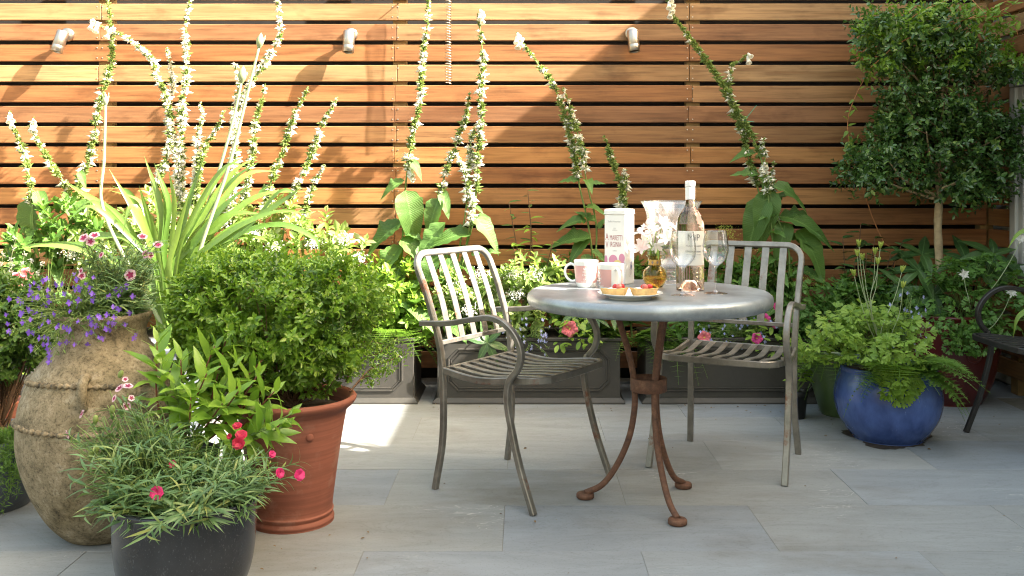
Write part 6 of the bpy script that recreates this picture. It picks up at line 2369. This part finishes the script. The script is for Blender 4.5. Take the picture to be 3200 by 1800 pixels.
# --- leafy filling plants in the troughs
def filler(label, root, blobs, n, leafL, mat, rs, name='leafy_plant', leaf=SL, froth=None, pairs=3, gap=.016, stem_n=30, frothm=None):
    t = thing(name, label, 'plant', root)
    g, tips = dense_crown(blobs, n, leafL, rs, pairs, leaf, .5, .8, lambda P: (P[:, 1] < FY - .02) & (P[:, 2] > .2), gap, 1.0)
    tag(add('foliage', *g, mat, t), kind='stuff')
    tag(add('stems', *twigs(np.array(root), tips, rs, stem_n, .0022, GSTEM), GSTEM, t, True), kind='stuff')
    if froth:
        pos = []
        for x, y, Z in froth:
            c = np.array(at(x, y, Z))
            pos.append(c + rs.normal(0, 1, (140, 3)) * np.array([.022, .018, .016]))
        pos = np.vstack(pos)
        tag(add('flower_froth', *scatter(SL, pos, nrm(rs.normal(0, 1, pos.shape)), rs.normal(0, 1, pos.shape), rs.uniform(.004, .008, len(pos)) * (1 if frothm is None else 1.7)), frothm or L_ALCH, t), kind='stuff')
    return t


rs = np.random.default_rng(99)
filler('pale cream-leaved plant in full sun behind the agapanthus', (rootx(330, 4.85), 4.85, .285), [blob(330, 620, 4.85, 130, 110, .12), blob(430, 560, 4.86, 130, 90, .12), blob(240, 590, 4.82, 70, 80, .1)], 110, .062, L_VAR, rs, froth=[(205, 590, 4.78), (330, 560, 4.8), (420, 545, 4.78), (470, 600, 4.76), (270, 640, 4.76), (380, 620, 4.74), (180, 640, 4.74)], frothm=P_WHITE)
filler('cream-leaved plant in full sun above the clipped box', (rootx(760, 4.85), 4.85, .285), [blob(770, 590, 4.85, 110, 70, .12), blob(850, 620, 4.83, 80, 60, .12), blob(660, 560, 4.86, 120, 90, .12), blob(560, 600, 4.82, 90, 90, .1)], 130, .058, L_VAR, rs, froth=[(560, 560, 4.76), (640, 590, 4.76), (730, 560, 4.78), (790, 610, 4.76), (860, 600, 4.78), (900, 650, 4.74), (690, 620, 4.74)], frothm=P_WHITE)
filler('leafy green plant at the left end of the fence', (rootx(120, 4.8), 4.80, .285), [blob(150, 600, 4.8, 120, 90, .12), blob(60, 640, 4.75, 90, 70, .1)], 70, .066, L_AQUID, rs)
filler('fresh green leafy plant between the clipped box and the front armchair', (rootx(960, 4.85), 4.83, .285), [blob(960, 770, 4.78, 90, 80, .1), blob(1000, 720, 4.82, 80, 70, .1), blob(1040, 800, 4.74, 60, 60, .06)], 240, .052, L_AQUI, rs)
filler('cream-flowered leafy plant seen through the front chair back', (rootx(1200, 4.8), 4.80, .285), [blob(1160, 760, 4.75, 90, 70, .08), blob(1270, 750, 4.76, 90, 80, .08), blob(1340, 700, 4.74, 80, 60, .07), blob(1300, 800, 4.70, 70, 50, .05)], 160, .052, L_VAR, rs, froth=[(1150, 720, 4.7), (1210, 690, 4.72), (1290, 690, 4.70), (1340, 690, 4.68), (1180, 780, 4.68), (1300, 740, 4.68)], frothm=P_WHITE)
filler('dark leafy plant low behind the table', (rootx(1420, 4.85), 4.85, .285), [blob(1430, 740, 4.84, 110, 80, .10), blob(1540, 720, 4.86, 90, 80, .10), blob(1640, 740, 4.86, 90, 80, .1)], 300, .046, L_AQUID, rs)
filler("leafy lady's mantle with lime froth behind the far armchair", (rootx(1880, 4.85), 4.85, .285), [blob(1800, 720, 4.84, 100, 90, .10), blob(1880, 740, 4.84, 100, 90, .1), blob(1960, 740, 4.82, 70, 80, .08), blob(1760, 810, 4.72, 90, 40, .05)], 330, .046, L_AQUID, rs, froth=[(1820, 575, 4.84), (1838, 590, 4.83), (1920, 625, 4.8), (2000, 690, 4.78), (2030, 700, 4.76), (2060, 715, 4.74), (1990, 705, 4.8)])
filler('dark undergrowth leaves in the shade behind the blue pot', (CPX + .02, CPY - .03, .25), [blob(2150, 760, 4.75, 110, 70, .10), blob(2270, 790, 4.72, 90, 70, .1)], 220, .045, L_AQUID, rs)

# lavender and a pink rose at the left edge
lv = thing('white_lavender', 'white lavender spikes at the far left edge', 'plant', (-1.98, 3.55, .0))
rs = np.random.default_rng(101)
V_, P_ = [], []
for (x, y) in ((40, 600), (8, 640), (62, 640), (30, 665), (78, 655), (105, 665), (0, 700), (-20, 620)):
    p = np.array(at(x, y, 3.6))
    r0 = np.array([-2.0 + rs.normal(0, .02), 3.6 + rs.normal(0, .02), .25])
    P = smooth_path(np.array([r0, r0 * .4 + p * .6, p]), 6)
    V_.append(tube(P, .0016, 4, False))
    P_.append(np.repeat(P[-4:], 14, 0) + rs.normal(0, .004, (56, 3)))
tag(add('stems', *join(V_), PSTEM, lv, True), kind='stuff')
P_ = np.vstack(P_)
tag(add('flower_spikes', *scatter(SL, P_, nrm(rs.normal(0, 1, P_.shape) + np.array([0, 0, .6])), rs.normal(0, 1, P_.shape), np.full(len(P_), .008)), P_WHITE, lv), kind='stuff')
g = lathe([(0, 0), (.09, 0), (.1, .01), (.12, .24), (.125, .25), (.115, .25), (.11, .22)], 32, (-2.0, 3.6, 0))
add('pot', *g, TERRA, lv, True)
rose = thing('pink_rose', 'blurred pink rose blooms at the far left edge', 'plant', (-2.25, 4.2, 0))
RO = mesh_np('flower', *pink_geo(np.random.default_rng(15), .045, 7, .05, 3, .3), P_PINK, True)
for (x, y, s) in ((42, 708, 1.0), (12, 722, .9), (65, 690, .7)):
    p = np.array(at(x, y, 4.15))
    add('stem', *tube(smooth_path(np.array([(-2.25, 4.2, .0), (-2.24, 4.18, .35), p]), 6), .003, 5), GSTEM, rose, True)
    face_flower('flower', RO, rose, p, (.2, -.8, .5), s)
for k in range(24):
    p = np.array([-2.25, 4.2, rs.uniform(.2, .6)])
    a = rs.uniform(0, 6.28)
    place('leaf', PLF, rose, p, (math.cos(a), math.sin(a), .3), (0, 0, 1), rs.uniform(.06, .1))

# --- small tree in the corner, and the climber beside it
rs = np.random.default_rng(111)
tree = thing('corner_tree', 'small dark evergreen tree with a bare pale trunk in the corner', 'tree', (2.045, 4.75, .41))
tp_ = [(2.045, 4.75, .40), (2.047, 4.75, .62), (2.040, 4.755, .85), (2.046, 4.75, 1.02), (2.03, 4.74, 1.2), (2.05, 4.73, 1.5), (2.03, 4.72, 1.75)]
P = smooth_path(np.array(tp_), 6)
rad = np.interp(np.arange(len(P)), [0, 18, len(P) - 1], [.022, .019, .007]) * (1 + .06 * rs.normal(0, 1, len(P)))
add('trunk', *tube(P, rad, 10), BARK, tree, True)


def tb_(x, y, rx, rz, ry=.22, Z=4.72):
    return (np.array(at(x, y, Z)), (rx * Z / F, ry, rz * Z / F))


TB = [tb_(2250, 120, 85, 80), tb_(2340, 95, 95, 80), tb_(2420, 150, 80, 70), tb_(2290, 215, 80, 60), tb_(2225, 405, 90, 75), tb_(2345, 350, 120, 90), tb_(2470, 400, 95, 95), tb_(2400, 465, 135, 55), tb_(2180, 440, 65, 50), tb_(2545, 330, 40, 75), tb_(2395, 275, 70, 50), tb_(2200, 60, 50, 45), tb_(2330, 285, 105, 65), tb_(2440, 300, 70, 60), tb_(2250, 310, 60, 45), tb_(2530, 190, 45, 35), tb_(2150, 395, 40, 25)]
lim = lambda P: (P[:, 0] < 2.425) & (P[:, 1] < FY - .03)
g, tips = dense_crown(TB, 1400, .036, rs, 4, small_leaf(.50), .15, .8, lim, .024, .95)
tag(add('crown', *g, L_TREE, tree), kind='stuff')
g, tips2 = dense_crown([tb_(2250, 60, 90, 45), tb_(2390, 60, 120, 50), tb_(2540, 130, 50, 60, .16), tb_(2220, 130, 60, 60), tb_(2360, 150, 90, 40)], 300, .034, rs, 3, small_leaf(.50), .35, .4, lim, .016, .9)
tag(add('young_shoots', *g, L_BOX, tree), kind='stuff')
for (x, y, Z) in ((2270, 160, 4.66), (2400, 130, 4.7), (2500, 150, 4.68), (2230, 400, 4.62), (2330, 330, 4.6), (2460, 390, 4.66), (2400, 460, 4.6), (2310, 470, 4.7), (2180, 440, 4.7), (2520, 340, 4.7), (2440, 270, 4.75)):
    c = np.array(at(x, y, Z))
    z0 = min(max(c[2] - .18, .98), 1.6)
    s = np.array([2.04, 4.745, z0])
    add('limb', *tube(smooth_path(np.array([s, s * .5 + c * .5 + rs.normal(0, .02, 3), c]), 6), np.linspace(.009, .003, 13), 6), BARK, tree, True)
tag(add('twigs', *twigs(np.array([2.04, 4.74, 1.25]), tips, rs, 70, .004), TWIG, tree, True), kind='stuff')

cl = thing('climbing_vine', 'climber with a thin orange stem and pale leaves beside the corner tree', 'vine', (1.75, 4.95, .25))
VL = [mesh_np('leaf', *leaf_geo(1, .48, 'ovate', 5, d_, .2), L_AQUI, True) for d_ in (.1, .35)]
runs = [[(2253, 653), (2223, 610), (2196, 550), (2173, 483), (2143, 395), (2133, 334), (2136, 284), (2159, 227), (2179, 187), (2190, 140), (2200, 80)],
        [(2190, 170), (2260, 110), (2330, 80), (2440, 45), (2560, -10)], [(2300, 75), (2420, 50), (2500, 35), (2560, 5)], [(2240, 100), (2300, 40), (2360, 10), (2430, -15)], [(2440, -5), (2490, 40), (2545, 40), (2560, 90)]]
for j, pts in enumerate(runs):
    Z = 4.95 if j == 0 else 4.58
    P = [np.array(at(x, y, Z if j == 0 else Z + .1 * (i == 0))) for i, (x, y) in enumerate(pts)]
    if j == 0:
        P = [np.array([CPX + .06, CPY + .03, .25])] + P
    P = smooth_path(np.array(P), 7)
    add('stem', *tube(P, .0026 if j == 0 else .0022, 5), ORANGESTEM, cl, True)
    n = 26
    for k in range(n):
        f = (len(P) - 1) * (.42 + .58 * k / n if j == 0 else rs.uniform(.05, 1))
        q = np.array([np.interp(f, np.arange(len(P)), P[:, c]) for c in range(3)])
        a = rs.uniform(0, 6.28)
        place('leaf', VL[rs.integers(2)], cl, q, (math.cos(a), -.4, math.sin(a) * .8 - .1), (0, -.6, .8), rs.uniform(.028, .052))

# overhanging leaf from the plant by the cut-off chair
ov = thing('day_lily', 'few arching lime leaves beside the cut-off chair', 'plant', (2.28, 4.15, 0))
for pts in ([(2640, 560), (2600, 575), (2560, 590), (2535, 625)], [(2650, 760), (2600, 775), (2560, 800), (2548, 850)], [(2660, 640), (2620, 600), (2590, 640)]):
    P = smooth_path(np.array([(2.28, 4.15, .01), (2.27, 4.12, .3)] + [tuple(at(x, y, 3.95)) for x, y in pts]), 6)
    add('leaf', *ribbon(P, .026, .3, (0, -.6, .8)), L_AQUI, ov, True)

# --- small litter on the terrace
rs = np.random.default_rng(131)
pos, col = [], []
for k in range(120):
    if k < 45:
        p = (rs.uniform(1.0, 2.4), rs.uniform(4.25, 4.62))
    elif k < 75:
        p = (rs.uniform(-1.4, 1.4), rs.uniform(4.5, 4.64))
    elif k < 95:
        p = (rs.uniform(-1.1, -.4), rs.uniform(2.6, 3.4))
    else:
        p = (rs.uniform(-1.2, 2.2), rs.uniform(2.5, 4.5))
    pos.append((p[0], p[1], .004))
pos = np.array(pos)
d = rs.normal(0, 1, pos.shape) * np.array([1, 1, .05])
tag(add('fallen_leaf_litter', *scatter(SL, pos, nrm(d), nrm(rs.normal(0, .25, pos.shape) + np.array([0, 0, 1])), rs.uniform(.004, .016, len(pos))), leaf_mat('dry_leaf', (0.10, 0.06, 0.025), (0.24, 0.15, 0.06), .1, .7)), 'few dry leaf bits and crumbs scattered on the terrace', 'leaves', kind='stuff')
